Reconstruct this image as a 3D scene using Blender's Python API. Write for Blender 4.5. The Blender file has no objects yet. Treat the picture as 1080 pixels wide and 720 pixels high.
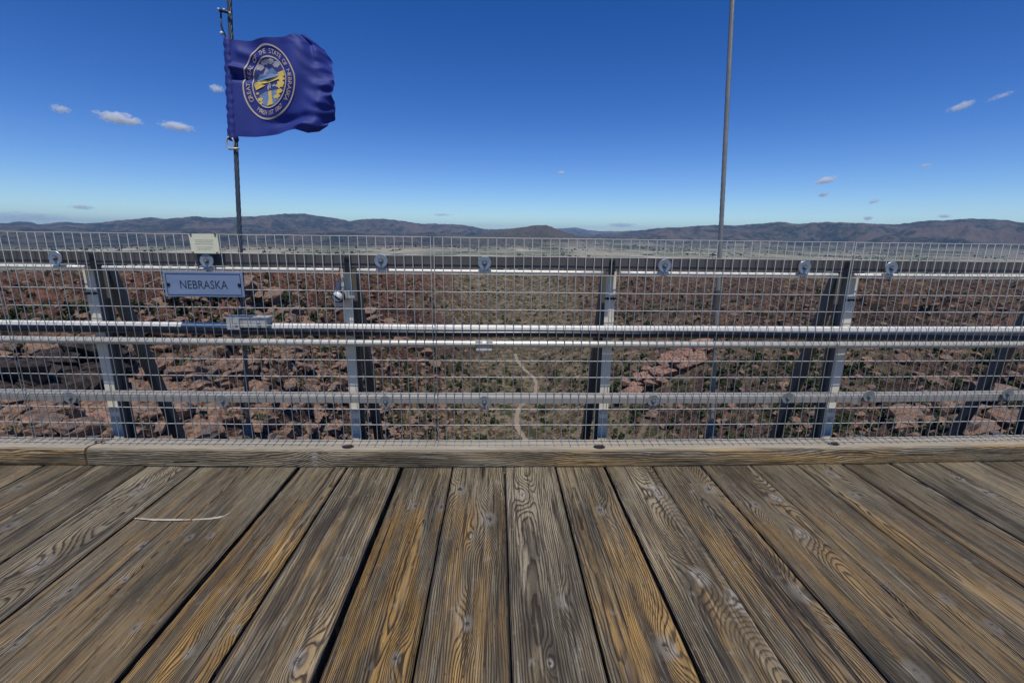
import bpy, math, random
import numpy as np
from mathutils import Vector, Matrix, Euler
from math import sin, cos, pi, radians as R

random.seed(7); rng = np.random.default_rng(11)
scene = bpy.context.scene
col = scene.collection
H = 1.38                       # eye height above the deck

# ------------------------------------------------------------------ helpers
class MB:
    def __init__(s): s.v = []; s.f = []
    def add(s, vs, fs):
        o = len(s.v); s.v += [tuple(p) for p in vs]; s.f += [tuple(i + o for i in f) for f in fs]
    def box(s, a, b):
        (x0, y0, z0), (x1, y1, z1) = a, b
        s.add([(x0,y0,z0),(x1,y0,z0),(x1,y1,z0),(x0,y1,z0),(x0,y0,z1),(x1,y0,z1),(x1,y1,z1),(x0,y1,z1)],
              [(3,2,1,0),(4,5,6,7),(0,1,5,4),(1,2,6,5),(2,3,7,6),(3,0,4,7)])
    def tube(s, pts, r, n=8, cap=True):
        pts = [Vector(p) for p in pts]; rings = []
        up = None
        for i, p in enumerate(pts):
            t = (pts[min(i+1, len(pts)-1)] - pts[max(i-1, 0)]).normalized()
            if up is None: up = Vector((0,0,1)) if abs(t.z) < .9 else Vector((0,1,0))
            a = t.cross(up)
            if a.length < 1e-4: a = t.orthogonal()
            a.normalize(); b = a.cross(t).normalized(); up = b
            rr = r[i] if isinstance(r, (list, tuple)) else r
            rings.append([p + (a*cos(2*pi*k/n) + b*sin(2*pi*k/n))*rr for k in range(n)])
        vs = [q for g in rings for q in g]; fs = []
        for i in range(len(pts)-1):
            for k in range(n):
                fs.append((i*n+k, i*n+(k+1) % n, (i+1)*n+(k+1) % n, (i+1)*n+k))
        if cap:
            fs.append(tuple(reversed(range(n)))); m = (len(pts)-1)*n; fs.append(tuple(range(m, m+n)))
        s.add(vs, fs)
    def loft(s, secs, close=True):
        n = len(secs[0]); vs = [q for g in secs for q in g]; fs = []
        for i in range(len(secs)-1):
            for k in range(n if close else n-1):
                fs.append((i*n+k, (i+1)*n+k, (i+1)*n+(k+1) % n, i*n+(k+1) % n))
        if close:
            fs.append(tuple(range(n))); m = (len(secs)-1)*n; fs.append(tuple(reversed(range(m, m+n))))
        s.add(vs, fs)
    def build(s, name, mat, parent=None, smooth=False, bow=False, bevel=0):
        vs = [(x, y + .006*x*x, z) for x, y, z in s.v] if bow else s.v
        me = bpy.data.meshes.new(name); me.from_pydata(vs, [], s.f); me.update()
        if mat: me.materials.append(mat)
        if smooth:
            me.polygons.foreach_set('use_smooth', [True]*len(me.polygons))
        o = bpy.data.objects.new(name, me); col.objects.link(o)
        if parent: o.parent = parent
        if bevel:
            m = o.modifiers.new('bevel', 'BEVEL'); m.width = bevel; m.segments = 2; m.limit_method = 'ANGLE'
        return o

def npmesh(name, V, F, mat, smooth=False, parent=None):
    """V (n,3), F (m,k)"""
    me = bpy.data.meshes.new(name); k = F.shape[1]
    me.vertices.add(len(V)); me.vertices.foreach_set('co', np.asarray(V, np.float32).ravel())
    me.loops.add(F.size); me.loops.foreach_set('vertex_index', F.astype(np.int32).ravel())
    me.polygons.add(len(F)); me.polygons.foreach_set('loop_start', np.arange(0, F.size, k, dtype=np.int32))
    me.polygons.foreach_set('use_smooth', np.full(len(F), smooth))
    me.update(calc_edges=True); me.materials.append(mat)
    o = bpy.data.objects.new(name, me); col.objects.link(o)
    if parent: o.parent = parent
    return o

def tag(o, label=None, cat=None, group=None, kind=None):
    if label: o['label'] = label
    if cat: o['category'] = cat
    if group: o['group'] = group
    if kind: o['kind'] = kind
    return o
def empty(name, loc=(0,0,0)):
    o = bpy.data.objects.new(name, None); o.location = loc; o.empty_display_size = .1; col.objects.link(o); return o

# ------------------------------------------------------------------ node helper
class NT:
    def __init__(s, name):
        s.m = bpy.data.materials.new(name); s.m.use_nodes = True; s.t = s.m.node_tree; s.n = s.t.nodes
        s.bsdf = s.n['Principled BSDF']; s.out = s.n['Material Output']
    def node(s, t, **k):
        n = s.n.new(t)
        for a, b in k.items(): setattr(n, a, b)
        return n
    def put(s, sock, v):
        if isinstance(v, bpy.types.NodeSocket): s.t.links.new(v, sock)
        elif isinstance(v, (tuple, list)) and sock.type == 'RGBA' and len(v) == 3: sock.default_value = (*v, 1)
        else: sock.default_value = v
    def M(s, op, a, b=0.0, c=0.0, clamp=False):
        n = s.node('ShaderNodeMath', operation=op, use_clamp=clamp)
        s.put(n.inputs[0], a); s.put(n.inputs[1], b); s.put(n.inputs[2], c); return n.outputs[0]
    def V(s, op, a, b=(0,0,0), scale=None):
        n = s.node('ShaderNodeVectorMath', operation=op); s.put(n.inputs[0], a)
        if len(n.inputs) > 1 and op != 'LENGTH': s.put(n.inputs[1], b)
        if scale is not None: s.put(n.inputs['Scale'], scale)
        return n.outputs['Value'] if op in ('LENGTH','DISTANCE','DOT_PRODUCT') else n.outputs[0]
    def noise(s, vec, scale=1.0, detail=2.0, rough=.5, dist=0.0, color=False):
        n = s.node('ShaderNodeTexNoise'); s.put(n.inputs['Vector'], vec); s.put(n.inputs['Scale'], scale)
        s.put(n.inputs['Detail'], detail); s.put(n.inputs['Roughness'], rough); s.put(n.inputs['Distortion'], dist)
        return n.outputs[1 if color else 0]
    def mix(s, f, a, b, bt='MIX'):
        n = s.node('ShaderNodeMix', data_type='RGBA', blend_type=bt); n.clamp_factor = True
        s.put(n.inputs[0], f); s.put(n.inputs[6], a); s.put(n.inputs[7], b); return n.outputs[2]
    def ramp(s, f, lo, hi, a=0.0, b=1.0):
        n = s.node('ShaderNodeMapRange', interpolation_type='SMOOTHSTEP'); s.put(n.inputs[0], f)
        s.put(n.inputs[1], lo); s.put(n.inputs[2], hi); s.put(n.inputs[3], a); s.put(n.inputs[4], b); return n.outputs[0]
    def sep(s, v):
        n = s.node('ShaderNodeSeparateXYZ'); s.put(n.inputs[0], v); return n.outputs
    def com(s, x=0.0, y=0.0, z=0.0):
        n = s.node('ShaderNodeCombineXYZ'); s.put(n.inputs[0], x); s.put(n.inputs[1], y); s.put(n.inputs[2], z); return n.outputs[0]
    def coord(s, w='Object'): return s.node('ShaderNodeTexCoord').outputs[w]
    def pos(s): return s.node('ShaderNodeNewGeometry').outputs['Position']
    def attr(s, name, w='Fac'):
        n = s.node('ShaderNodeAttribute'); n.attribute_name = name; return n.outputs[w]
    def bump(s, h, dist=.01, strength=1.0):
        n = s.node('ShaderNodeBump'); s.put(n.inputs['Height'], h); n.inputs['Distance'].default_value = dist
        n.inputs['Strength'].default_value = strength; s.t.links.new(n.outputs[0], s.bsdf.inputs['Normal'])
    def fin(s, colr, rough=.8, metal=0.0, spec=.5):
        s.put(s.bsdf.inputs['Base Color'], colr); s.put(s.bsdf.inputs['Roughness'], rough)
        s.put(s.bsdf.inputs['Metallic'], metal); s.put(s.bsdf.inputs['Specular IOR Level'], spec); return s.m

def metal(name, c, rough=.45, met=.6, var=.25, sc=30., stretch=(1,1,1)):
    t = NT(name); p = t.V('MULTIPLY', t.coord(), stretch)
    n = t.noise(p, sc, 5, .65); n2 = t.noise(p, sc*.15, 3, .5)
    k = t.M('ADD', t.M('MULTIPLY', n, var), t.M('MULTIPLY', n2, var))
    k = t.M('ADD', k, 1 - var)
    cc = t.V('SCALE', c, scale=k)
    t.bump(n, .0008, .5)
    return t.fin(cc, t.M('ADD', t.M('MULTIPLY', n2, .25), rough-.12), met)

M_wire = metal('galvanised_wire', (.22,.24,.235), .5, .2, .3, 60)  # upright wires kept darker: their weaker sunlight is in the base colour
M_cross = metal('sun_toned_cross_wire', (.48,.475,.44), .5, .1, .25, 60)  # paler than the uprights: sun on the wire tops put into colour
M_pipe = metal('galvanised_pipe', (.52,.50,.43), .38, .35, .3, 25, (.15,1,1))
M_galv = metal('galvanised_steel', (.50,.49,.44), .5, .25, .3, 22)
M_bar = metal('bright_galvanised_bar', (.74,.71,.61), .45, .15, .25, 30)
M_cond = metal('black_conduit_plastic', (.006,.0065,.010), .3, 0, .2, 20)
M_dark = metal('dark_steel', (.105,.097,.09), .6, .2, .35, 18)
M_post = metal('post_shaded_side_steel', (.19,.175,.145), .5, .4, .3, 22)  # darker than the post fronts: unlit post sides put into colour
M_brace = metal('brace_steel', (.15,.14,.115), .5, .4, .3, 20)
M_cableL = metal('weathered_cable', (.10,.11,.115), .45, .5, .6, 60)
M_cableR = metal('grey_cable', (.24,.24,.22), .5, .4, .4, 60)
M_black = metal('black_metal', (.012,.012,.014), .5, .0, .2, 30)
M_wash = metal('washer_steel', (.32,.38,.43), .4, .5, .3, 60)
M_rust = metal('rusty_iron', (.10,.045,.028), .8, .2, .5, 90)
M_white = metal('white_plastic', (.6,.63,.62), .35, 0, .1, 10)

# ------------------------------------------------------------------ wood
def wood(name, grayness=0.0, dark=1.0):
    t = NT(name); P = t.coord(); px, py, pz = t.sep(P)
    seed = t.attr('seed'); cx = t.attr('cx'); ochre = t.attr('ochre'); tone = t.attr('tone'); freq = t.attr('freq')
    S = t.com(t.M('MULTIPLY', seed, 17.3), t.M('MULTIPLY', seed, 31.7), t.M('MULTIPLY', seed, 5.1))
    def Q(a, b, c=0.0): return t.V('ADD', t.V('MULTIPLY', P, (a, b, c or a)), S)
    # heart line of the log wanders along the plank
    wob = t.M('MULTIPLY', t.M('SUBTRACT', t.noise(Q(0, .55), 1, 1), .5), .16)
    depth = t.M('ADD', .012, t.M('MULTIPLY', t.noise(t.V('ADD', Q(0, .45), (9.1, 3.3, 0)), 1, 1.5), .10))
    dx = t.M('SUBTRACT', t.M('SUBTRACT', px, cx), wob)
    dz = t.M('SUBTRACT', pz, depth)
    base = t.M('SQRT', t.M('ADD', t.M('MULTIPLY', dx, dx), t.M('MULTIPLY', dz, dz)))
    g = t.M('MULTIPLY', base, freq)
    g = t.M('ADD', g, t.M('MULTIPLY', t.M('SUBTRACT', t.noise(Q(9, 2.0), 1, 3, .55), .5), 4.0))
    g = t.M('ADD', g, t.M('MULTIPLY', t.M('SUBTRACT', t.noise(Q(45, 9), 1, 2, .5), .5), .7))
    kmask = None; kin = None
    warp = t.M('MULTIPLY', t.M('SUBTRACT', t.noise(Q(30, 20), 1, 3, .6), .5), .5)
    for i in range(4):
        k = t.sep(t.attr('knot%d' % i, 'Vector'))
        ax = t.M('DIVIDE', t.M('SUBTRACT', px, k[0]), k[2]); ay = t.M('DIVIDE', t.M('MULTIPLY', t.M('SUBTRACT', py, k[1]), .62), k[2])
        d2 = t.M('ADD', t.M('MULTIPLY', ax, ax), t.M('MULTIPLY', ay, ay))
        d = t.M('ADD', t.M('SQRT', d2), warp)
        d2s = t.M('ADD', t.M('MULTIPLY', ax, ax), t.M('MULTIPLY', t.M('MULTIPLY', ay, ay), .30))
        e = t.M('EXPONENT', t.M('MULTIPLY', d2s, -.42))
        e = t.M('MULTIPLY', e, t.M('MULTIPLY', k[2], 185.))
        g = t.M('ADD', g, e)
        a = t.ramp(d, .45, 1.05, 1.0, 0.0); b = t.ramp(d, .12, .42, 1.0, 0.0)
        kmask = a if kmask is None else t.M('MAXIMUM', kmask, a)
        kin = b if kin is None else t.M('MAXIMUM', kin, b)
    fr = t.M('FRACT', g)
    # latewood ridge: slow rise then quick drop; dark thin line where the soft wood has worn away
    line = t.M('MULTIPLY', t.ramp(fr, .42, .80), t.ramp(fr, .90, 1.0, 1.0, 0.0))
    lv = t.ramp(t.noise(Q(7, 1.1), 1, 3, .55), .28, .55, .45, 1.0)
    line = t.M('MULTIPLY', line, lv)
    fib = t.noise(Q(420, 7), 1, 3, .6); fib2 = t.noise(Q(120, 3.), 1, 3, .6)
    big = t.noise(Q(5, .9), 1, 4, .6); mid = t.noise(t.V('ADD', Q(14, 1.4), (4, 8, 2)), 1, 4, .6)
    grey = t.mix(t.ramp(big, .3, .7), (.080,.064,.038), (.33,.28,.185))
    och = t.mix(t.ramp(mid, .3, .7), (.12,.062,.015), (.45,.265,.080))
    wear = t.ramp(t.M('ADD', py, t.M('MULTIPLY', t.noise(Q(25, 1.5), 1, 3), .5)), 2.2, 2.65, 1, .25)
    f_o = t.M('MULTIPLY', t.M('MULTIPLY', t.ramp(t.M('ADD', mid, t.M('MULTIPLY', big, .6)), .62, .92), wear), ochre, clamp=True)
    c = t.mix(f_o, grey, och)
    brown = t.ramp(t.noise(t.V('ADD', Q(10, .9), (40, 18, 2)), 1, 3, .55), .56, .66)
    c = t.mix(t.M('MULTIPLY', brown, t.M('MULTIPLY', tone, .9)), c, (.050,.040,.031))
    c = t.mix(t.M('MULTIPLY', line, .93), c, (.028,.020,.012))
    c = t.mix(t.M('MULTIPLY', t.ramp(fib, .38, .58), .50), c, t.V('SCALE', c, scale=.45))
    c = t.mix(t.M('MULTIPLY', t.ramp(fib2, .52, .72), .35), c, (.44,.39,.28))
    st = t.noise(t.V('ADD', Q(75, 2.0), (3, 60, 8)), 1, 4, .7)
    c = t.mix(t.ramp(st, .53, .64, 0, .85), c, (.030,.023,.015))
    c = t.mix(t.M('MULTIPLY', t.ramp(st, .44, .36, 0, .45), 1.), c, t.V('SCALE', c, scale=1.5))
    pit = t.noise(Q(190, 26), 1, 2, .6); c = t.mix(t.ramp(pit, .62, .70, 0, .7), c, (.030,.024,.017))
    blotch = t.noise(Q(22, 14), 1, 4, .65)
    c = t.mix(t.ramp(blotch, .60, .74, 0, .35), c, (.30,.28,.235))
    c = t.mix(t.ramp(t.noise(Q(16, 2.2), 1, 4, .7), .52, .70, 0, .55), c, t.V('SCALE', c, scale=.45))
    kr = t.M('MULTIPLY', t.M('ADD', t.M('SINE', t.M('MULTIPLY', g, 9.)), 1.), .5)
    kc = t.mix(kr, (.075,.062,.045), (.35,.32,.265))
    c = t.mix(t.M('MULTIPLY', kmask, .68), c, kc)
    c = t.mix(t.M('MULTIPLY', kin, t.ramp(t.noise(Q(60, 60), 1, 2), .4, .6)), c, (.045,.033,.025))
    crack = t.ramp(t.noise(Q(34, .8), 1, 3, .5), .645, .675)
    crack = t.M('MULTIPLY', crack, t.ramp(t.noise(t.V('ADD', Q(260, 1.2), (7, 7, 7)), 1, 1), .50, .60))
    c = t.mix(crack, c, (.012,.010,.008))
    edge = t.M('ABSOLUTE', px)
    c = t.mix(t.ramp(edge, .136, .152, 0, .45), c, (.05,.045,.04))
    c = t.V('SCALE', c, scale=t.M('MULTIPLY', t.M('ADD', .80, t.M('MULTIPLY', t.M('FRACT', t.M('MULTIPLY', seed, 7.77)), .45)), dark))
    h = t.M('SUBTRACT', t.M('MULTIPLY', fib, .35), t.M('ADD', t.M('MULTIPLY', line, 1.1), t.M('MULTIPLY', crack, 3.)))
    h = t.M('ADD', h, t.M('MULTIPLY', t.M('MULTIPLY', kmask, kr), .5))
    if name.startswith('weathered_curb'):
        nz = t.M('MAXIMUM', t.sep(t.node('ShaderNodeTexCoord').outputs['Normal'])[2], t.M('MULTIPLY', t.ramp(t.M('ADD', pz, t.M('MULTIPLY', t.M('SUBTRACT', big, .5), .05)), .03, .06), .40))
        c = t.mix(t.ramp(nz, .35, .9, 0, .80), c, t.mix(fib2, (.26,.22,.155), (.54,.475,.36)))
    t.bump(h, .0022, .9)
    return t.fin(c, t.M('ADD', .62, t.M('MULTIPLY', line, .25)), 0, .35)
M_wood = wood('weathered_plank_wood')
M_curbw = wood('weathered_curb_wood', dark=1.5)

def setattrs(o, seed, cx=0, ochre=.5, tone=.5, freq=150, knots=()):
    me = o.data; n = len(me.vertices)
    for k, v in dict(seed=seed, cx=cx, ochre=ochre, tone=tone, freq=freq).items():
        a = me.attributes.new(k, 'FLOAT', 'POINT'); a.data.foreach_set('value', np.full(n, v, np.float32))
    kn = list(knots)[:4] + [(9, 9, .02)]*4
    for i in range(4):
        a = me.attributes.new('knot%d' % i, 'FLOAT_VECTOR', 'POINT')
        a.data.foreach_set('vector', np.tile(np.array(kn[i], np.float32), n))

# ------------------------------------------------------------------ deck
KN = [(-0.033,2.072,0.044),(-0.199,2.347,0.037),(-0.417,2.192,0.027),(-0.279,2.182,0.031),(-0.11,1.931,0.014),(0.254,1.527,0.026),(0.587,1.321,0.041),(0.148,2.286,0.032),(0.535,2.139,0.034),(0.891,2.318,0.049),(-0.332,1.297,0.022),(-0.101,1.434,0.027),(-0.002,1.59,0.023),(1.19,2.345,0.041),(1.372,2.183,0.027),(1.516,2.246,0.036),(1.471,1.94,0.035),(0.938,1.526,0.046),(0.848,1.656,0.046),(1.21,1.561,0.041),(1.584,1.591,0.024),(1.767,1.517,0.029),(1.761,2.118,0.019),(1.967,2.27,0.032),(2.006,2.499,0.039),(1.374,1.207,0.038),(1.823,1.388,0.027),(-1.928,2.352,0.049),(-2.298,2.036,0.036),(-2.601,2.397,0.041),(-1.91,1.77,0.044),(-1.665,1.621,0.026),(-1.497,1.68,0.018),(-1.404,1.94,0.021),(-1.318,1.953,0.021),(-1.579,1.889,0.027),(-1.629,1.376,0.023),(-1.275,1.433,0.019),(-0.916,1.423,0.019),(-0.652,1.289,0.034),(-1.021,1.328,0.02),(-1.162,2.289,0.024),(0.181,1.263,0.015),(2.725,2.438,0.034),(2.488,2.496,0.035),(2.736,2.282,0.036)]
seams = [(-2.69,.020),(-2.385,.004),(-2.085,.006),(-1.777,.007),(-1.48,.003),(-1.181,.019),(-.895,.009),(-.567,.024),(-.262,.006),(.051,.008),(.361,.009),(.663,.015),(.955,.004),(1.262,.005),(1.577,.003),(1.868,.004),(2.165,.018),(2.485,.010),(2.79,.005)]
x = -2.69
while x > -7: x -= .308; seams.insert(0, (x, random.choice([.004,.006,.012])))
x = 2.79
while x < 7: x += .308; seams.append((x, random.choice([.004,.006,.012])))
# look of each board in view, by its left seam: cx, ochre, dark heart, ring frequency
look = {-2.69:(.05,.7,.4,150), -2.385:(-.1,.3,.6,140), -2.085:(.06,.15,1.,120), -1.777:(.2,.6,.2,170), -1.48:(-.22,.5,.1,190),
        -1.181:(.1,1.1,.5,150), -.895:(0,.45,.9,95), -.567:(.05,1.15,.6,170), -.262:(.2,.9,.6,125), .051:(-.02,.15,.7,130),
        .361:(-.06,.9,.8,120), .663:(.13,.4,.5,130), .955:(0,.75,.9,115), 1.262:(.1,.75,.8,150), 1.577:(.2,.5,.2,170), 1.868:(-.1,.7,.6,140),
        2.165:(.15,.5,.3,150), 2.485:(0,.05,1.,130), 2.79:(.1,.5,.5,140)}
deck = tag(empty('wooden_deck', (0, 0, 0)), 'weathered timber deck of the bridge running up to the curb timber', 'deck', kind='structure')
planks = []
Y0, Y1 = -2.2, 2.80
for i in range(len(seams)-1):
    (xa, ga), (xb, gb) = seams[i], seams[i+1]
    x0, x1 = xa + ga/2, xb - gb/2; c = (x0+x1)/2; w = (x1-x0)/2
    m = MB(); secs = []; n = 84; rr = random.Random(i*7+3)
    ea = [rr.gauss(0, .0009) for _ in range(n+1)]; eb = [rr.gauss(0, .0009) for _ in range(n+1)]
    dz = rr.uniform(-.004, .003); tilt = rr.uniform(-.003, .003); cup = rr.uniform(-.0012, .002)
    for j in range(n+1):
        y = Y0 + (Y1-Y0)*j/n + .017*sin(j*2.1)*(0 < j < n); a = -w + abs(ea[j]); b = w - abs(eb[j])
        ch = .004 + .003*abs(sin(j*1.7+i))
        top = [(a + ch + (b-a-2*ch)*k/6) for k in range(7)]
        prof = [(a, -.07), (a, -ch)] + [(q, cup*(1-(q/w)**2)) for q in top] + [(b, -ch), (b, -.07)]
        secs.append([(q, y, z + dz + tilt*q/w*.5) for q, z in prof])
    m.loft(secs)
    o = m.build('plank', M_wood, deck); o.location = (c, 0, 0); planks.append((x0, x1, c, o))
    cx, oc, tn, fq = look.get(xa, (rr.uniform(-.2,.2), rr.uniform(.1,1), rr.uniform(.1,1), rr.uniform(110,170)))
    kn = [(kx-c, ky, ks*1.05) for kx, ky, ks in KN if x0 <= kx < x1]
    if len(kn) < 3: kn.append((rr.uniform(-w, w)*.8, rr.uniform(-2, .9), .03))
    setattrs(o, rr.uniform(0, 40), cx, oc, tn, fq, kn)
m = MB(); m.box((-7.2, -2.1, -.16), (7.2, 2.74, -.12)); m.build('gap_dark_sheet', M_black, deck)  # unseen black sheet added so the plank gaps stay dark
for y in (-1.6, -.4, .8, 2.0, 2.6):
    m = MB(); m.box((-7.2, y-.06, -.9), (7.2, y+.06, -.165)); m.build('stringer', M_dark, deck)
def plank_at(x): return next(p for p in planks if p[0]-.02 <= x < p[1]+.02)
for x, y in ((-.398,1.9),(-.402,1.394),(-.103,1.224),(-.22,2.45),(.50,2.45),(.24,1.92),(.80,1.93),(1.12,2.42),(1.42,1.92)):
    p = plank_at(x); m = MB(); m.tube([(x-p[2], y, -.01), (x-p[2], y, .0015)], .006, 10); m.build('nail_head', M_rust, p[3])
# pale scrape across two boards
t = NT('bare_scraped_wood'); mk = t.fin(t.mix(t.noise(t.coord(), 120, 3), (.28,.25,.18), (.55,.5,.40)), .8)
pts = [(-1.760,2.091,.003),(-1.66,2.078,.006),(-1.56,2.076,.0055),(-1.484,2.076,.003)]
def strip(pts, name, parent, c, z=.0045):
    m = MB(); n = 14; vs = []
    for j in range(n+1):
        u = j/n*(len(pts)-1); k = min(int(u), len(pts)-2); f = u-k
        x, y, w = [pts[k][q]*(1-f)+pts[k+1][q]*f for q in range(3)]; w *= random.uniform(.9, 1.9)
        vs += [(x-c, y-w, z), (x-c, y+w, z)]
    m.add(vs, [(2*j, 2*j+2, 2*j+3, 2*j+1) for j in range(n)]); m.build(name, mk, parent)
p = plank_at(-1.6); strip(pts, 'scrape_mark', p[3], p[2])
p = plank_at(-1.4); strip([(-1.476,2.076,.003),(-1.40,2.083,.005),(-1.345,2.098,.006),(-1.325,2.135,.003)], 'scrape_mark', p[3], p[2])

# ------------------------------------------------------------------ curb timbers
def curb(name, xa, xb, label, seed, knots, skew0=0, skew1=0):
    L = xb-xa; n = max(8, int(L/.08)); m = MB(); secs = []; rr = random.Random(seed)
    for j in range(n+1):
        x = xa + L*j/n; zz = rr.gauss(0, .0008); f0 = rr.gauss(0, .0009)
        sk0 = skew0*(j == 0); sk1 = skew1*(j == n)
        yb = .006*x*x
        # section in (y,z): front face at 2.59, worn rounded top edge, top .12, back 2.79
        prof = [(2.594,.0015),(2.590,.012),(2.588+f0,.05),(2.590+f0,.085),(2.594+f0,.104),(2.602+f0,.114),(2.615,.119+zz),(2.65,.121+zz),(2.70,.121+zz),(2.712,.120+zz),(2.716,.11),(2.716,.0015)]
        secs.append([(x + (sk0+sk1)*(y-2.59)/.2, y + yb, z) for y, z in prof])
    # local frame: length along local Y so the grain runs along it
    ctr = Vector(((xa+xb)/2, 2.69, .06))
    mb = MB(); mb.loft([[(y-ctr.y, -(x-ctr.x), z-ctr.z) for x, y, z in s] for s in secs])
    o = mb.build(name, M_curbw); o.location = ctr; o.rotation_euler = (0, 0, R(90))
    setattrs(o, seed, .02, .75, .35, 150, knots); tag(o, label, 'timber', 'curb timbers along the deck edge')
    return o
cr = curb('curb_timber', -2.418, 6.8, 'long weathered curb timber under the mesh fence, right of the skewed joint', 3.3,
          [(-.10, 3.27, .016)], skew0=.10)
cl = curb('curb_timber', -6.8, -2.432, 'weathered curb timber left of the skewed joint, at the left edge', 8.8, [], skew1=.10)
for x, y in ((-.889,2.631),(.627,2.625),(2.113,2.660)):
    m = MB(); yy = y + 0*.006*x*x
    a = [(x + (.034+.004*sin(k*3.1))*cos(k*pi/8), yy + .017*sin(k*pi/8), .1245) for k in range(16)]
    b = [(x + .038*cos(k*pi/8), yy + .020*sin(k*pi/8), .118) for k in range(16)]
    m.add([Vector(q)-cr.location for q in b+a], [(k, (k+1) % 16, 16+(k+1) % 16, 16+k) for k in range(16)] + [tuple(range(16, 32))])
    m.v = [(y_, -x_, z_) for x_, y_, z_ in m.v]
    o = m.build('recess_dark_cap', M_black, cr)  # raised black cap stands in for the shade inside a recess
    m = MB(); m.tube([(x+.004, yy, .124), (x+.004, yy, .131)], .011, 6); m.tube([(x-.016, yy, .126), (x+.022, yy+.002, .1285)], .006, 6)
    m.v = [(q[1]-cr.location.y, -(q[0]-cr.location.x), q[2]-cr.location.z) for q in m.v]; m.build('lag_bolt', M_rust, cr)
for bx in (-2.40, -2.365):
  m = MB(); m.tube([(bx, 2.655+.034, .118), (bx, 2.655+.034, .134)], .012, 6)
  m.v = [(q[1]-cr.location.y, -(q[0]-cr.location.x), q[2]-cr.location.z) for q in m.v]; m.build('lag_bolt', M_rust, cr)

# ------------------------------------------------------------------ fence
fence = tag(empty('mesh_fence', (0, 2.7, .12)), 'galvanised welded wire mesh fence with steel posts and pipe rails along the deck edge', 'fence')
fence.location = (0, 0, 0)
YF = 2.70; ZT = 1.353; DZ = .1022
random.seed(5)
for xa in (-7.715, -5.265, -2.815, -.366, 2.080, 4.530):
    m = MB(); nw = 48; x0, x1 = xa + .009, xa + 2.449 - .009
    for k in range(nw+1):
        x = x0 + (x1-x0)*k/nw; j = random.gauss(0, .0012); fl = random.gauss(0, .004)
        m.tube([(x+j, YF, ZT+.002), (x, YF+random.gauss(0,.0008), .75), (x+random.gauss(0,.0008), YF, .14), (x, YF-.004, .130), (x, YF-.012, .1265), (x+random.gauss(0,.002), YF-.068+fl, .1255)], .0022, 6)
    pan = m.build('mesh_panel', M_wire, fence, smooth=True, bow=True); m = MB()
    for k in range(13):
        z = ZT - k*DZ
        pts = [(x0-.004 + (x1-x0+.008)*q/24, YF+.0042, z + random.gauss(0, .0006)) for q in range(25)]
        m.tube(pts, .0024, 6)
    pts = [(x0-.004 + (x1-x0+.008)*q/24, YF-.052, .130) for q in range(25)]
    m.tube(pts, .0021, 6)
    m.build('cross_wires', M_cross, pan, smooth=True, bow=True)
M_pbr = metal('post_lit_front_galvanising', (.78,.70,.53), .6, .05, .3, 26)  # paler than the post webs: sunlit front face put into colour
M_lrail = metal('dull_channel_steel', (.29,.275,.24), .55, .15, .3, 22)
posts = (-7.0, -5.44, -3.92, -2.412, -.898, .690, 2.212, 3.73, 5.26, 6.8)
gaps = (-6.8, -5.25, -3.75, -2.283, -.850, .665, 2.075, 3.55, 5.05, 6.6)
# top rail: dark vertical leg in front, bright round bar under it between the posts
def xrow(x0, x1, n): return [x0 + (x1-x0)*k/n for k in range(n+1)]
m = MB()
for a, b in zip(xrow(-7.7, 7.4, 84)[:-1], xrow(-7.7, 7.4, 84)[1:]):
    m.add([(a,2.727,1.180),(b,2.727,1.180),(b,2.727,1.250),(a,2.727,1.250),(a,2.735,1.180),(b,2.735,1.180),(b,2.735,1.250),(a,2.735,1.250)],
          [(0,1,2,3),(7,6,5,4),(3,2,6,7),(4,5,1,0)])
m.build('top_rail', M_dark, fence, bow=True)
for a, b in zip(gaps[:-1], gaps[1:]):
    m = MB(); m.tube([(q, 2.7225, 1.163) for q in xrow(a+.052, b-.052, 10)], .0105, 10)
    m.build('rail_bar', M_bar, fence, smooth=True, bow=True)
# mid rails
m = MB(); m.tube([(q, 2.788, .815) for q in xrow(-7.7, 7.4, 84)], .025, 18); m.build('rear_pipe', M_bar, fence, smooth=True, bow=True)
def cz(q): return .794 + (-.007*min(q-.9, 2.2)*1.6 + .004 if q > .9 else 0) + (.006 if q < -1.5 else 0)*min(1, -(q+1.5)*3) + .0015*sin(q*5)
m = MB(); m.tube([(q, 2.7455, cz(q)) for q in xrow(-7.7, 7.4, 120)], [.0215]*121, 18); m.build('black_conduit', M_cond, fence, smooth=True, bow=True)
m = MB(); m.tube([(q, 2.733, .735) for q in xrow(-7.7, 7.4, 84)], .021, 16); m.build('front_pipe', M_pipe, fence, smooth=True, bow=True)
m = MB(); m.tube([(-.128, 2.734, .733), (-.024, 2.734, .733)], .0262, 18)
cc = m.build('pipe_coupling', M_pipe, fence, smooth=True, bow=True)
m = MB(); m.box((-.122, 2.712, .699), (-.03, 2.7135, .711)); m.build('pale_sticker', M_white, cc, bow=True)
# lower rail (small channel)
m = MB()
for a, b in zip(xrow(-7.7, 7.4, 84)[:-1], xrow(-7.7, 7.4, 84)[1:]):
    pr = [(2.712,.366),(2.712,.400),(2.726,.412),(2.772,.414),(2.772,.404),(2.718,.392)]
    m.add([(a, y, z) for y, z in pr] + [(b, y, z) for y, z in pr], [(k, (k+1) % 6, 6+(k+1) % 6, 6+k)[::-1] for k in range(6)])
m.build('lower_rail', M_lrail, fence, bow=True)
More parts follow.
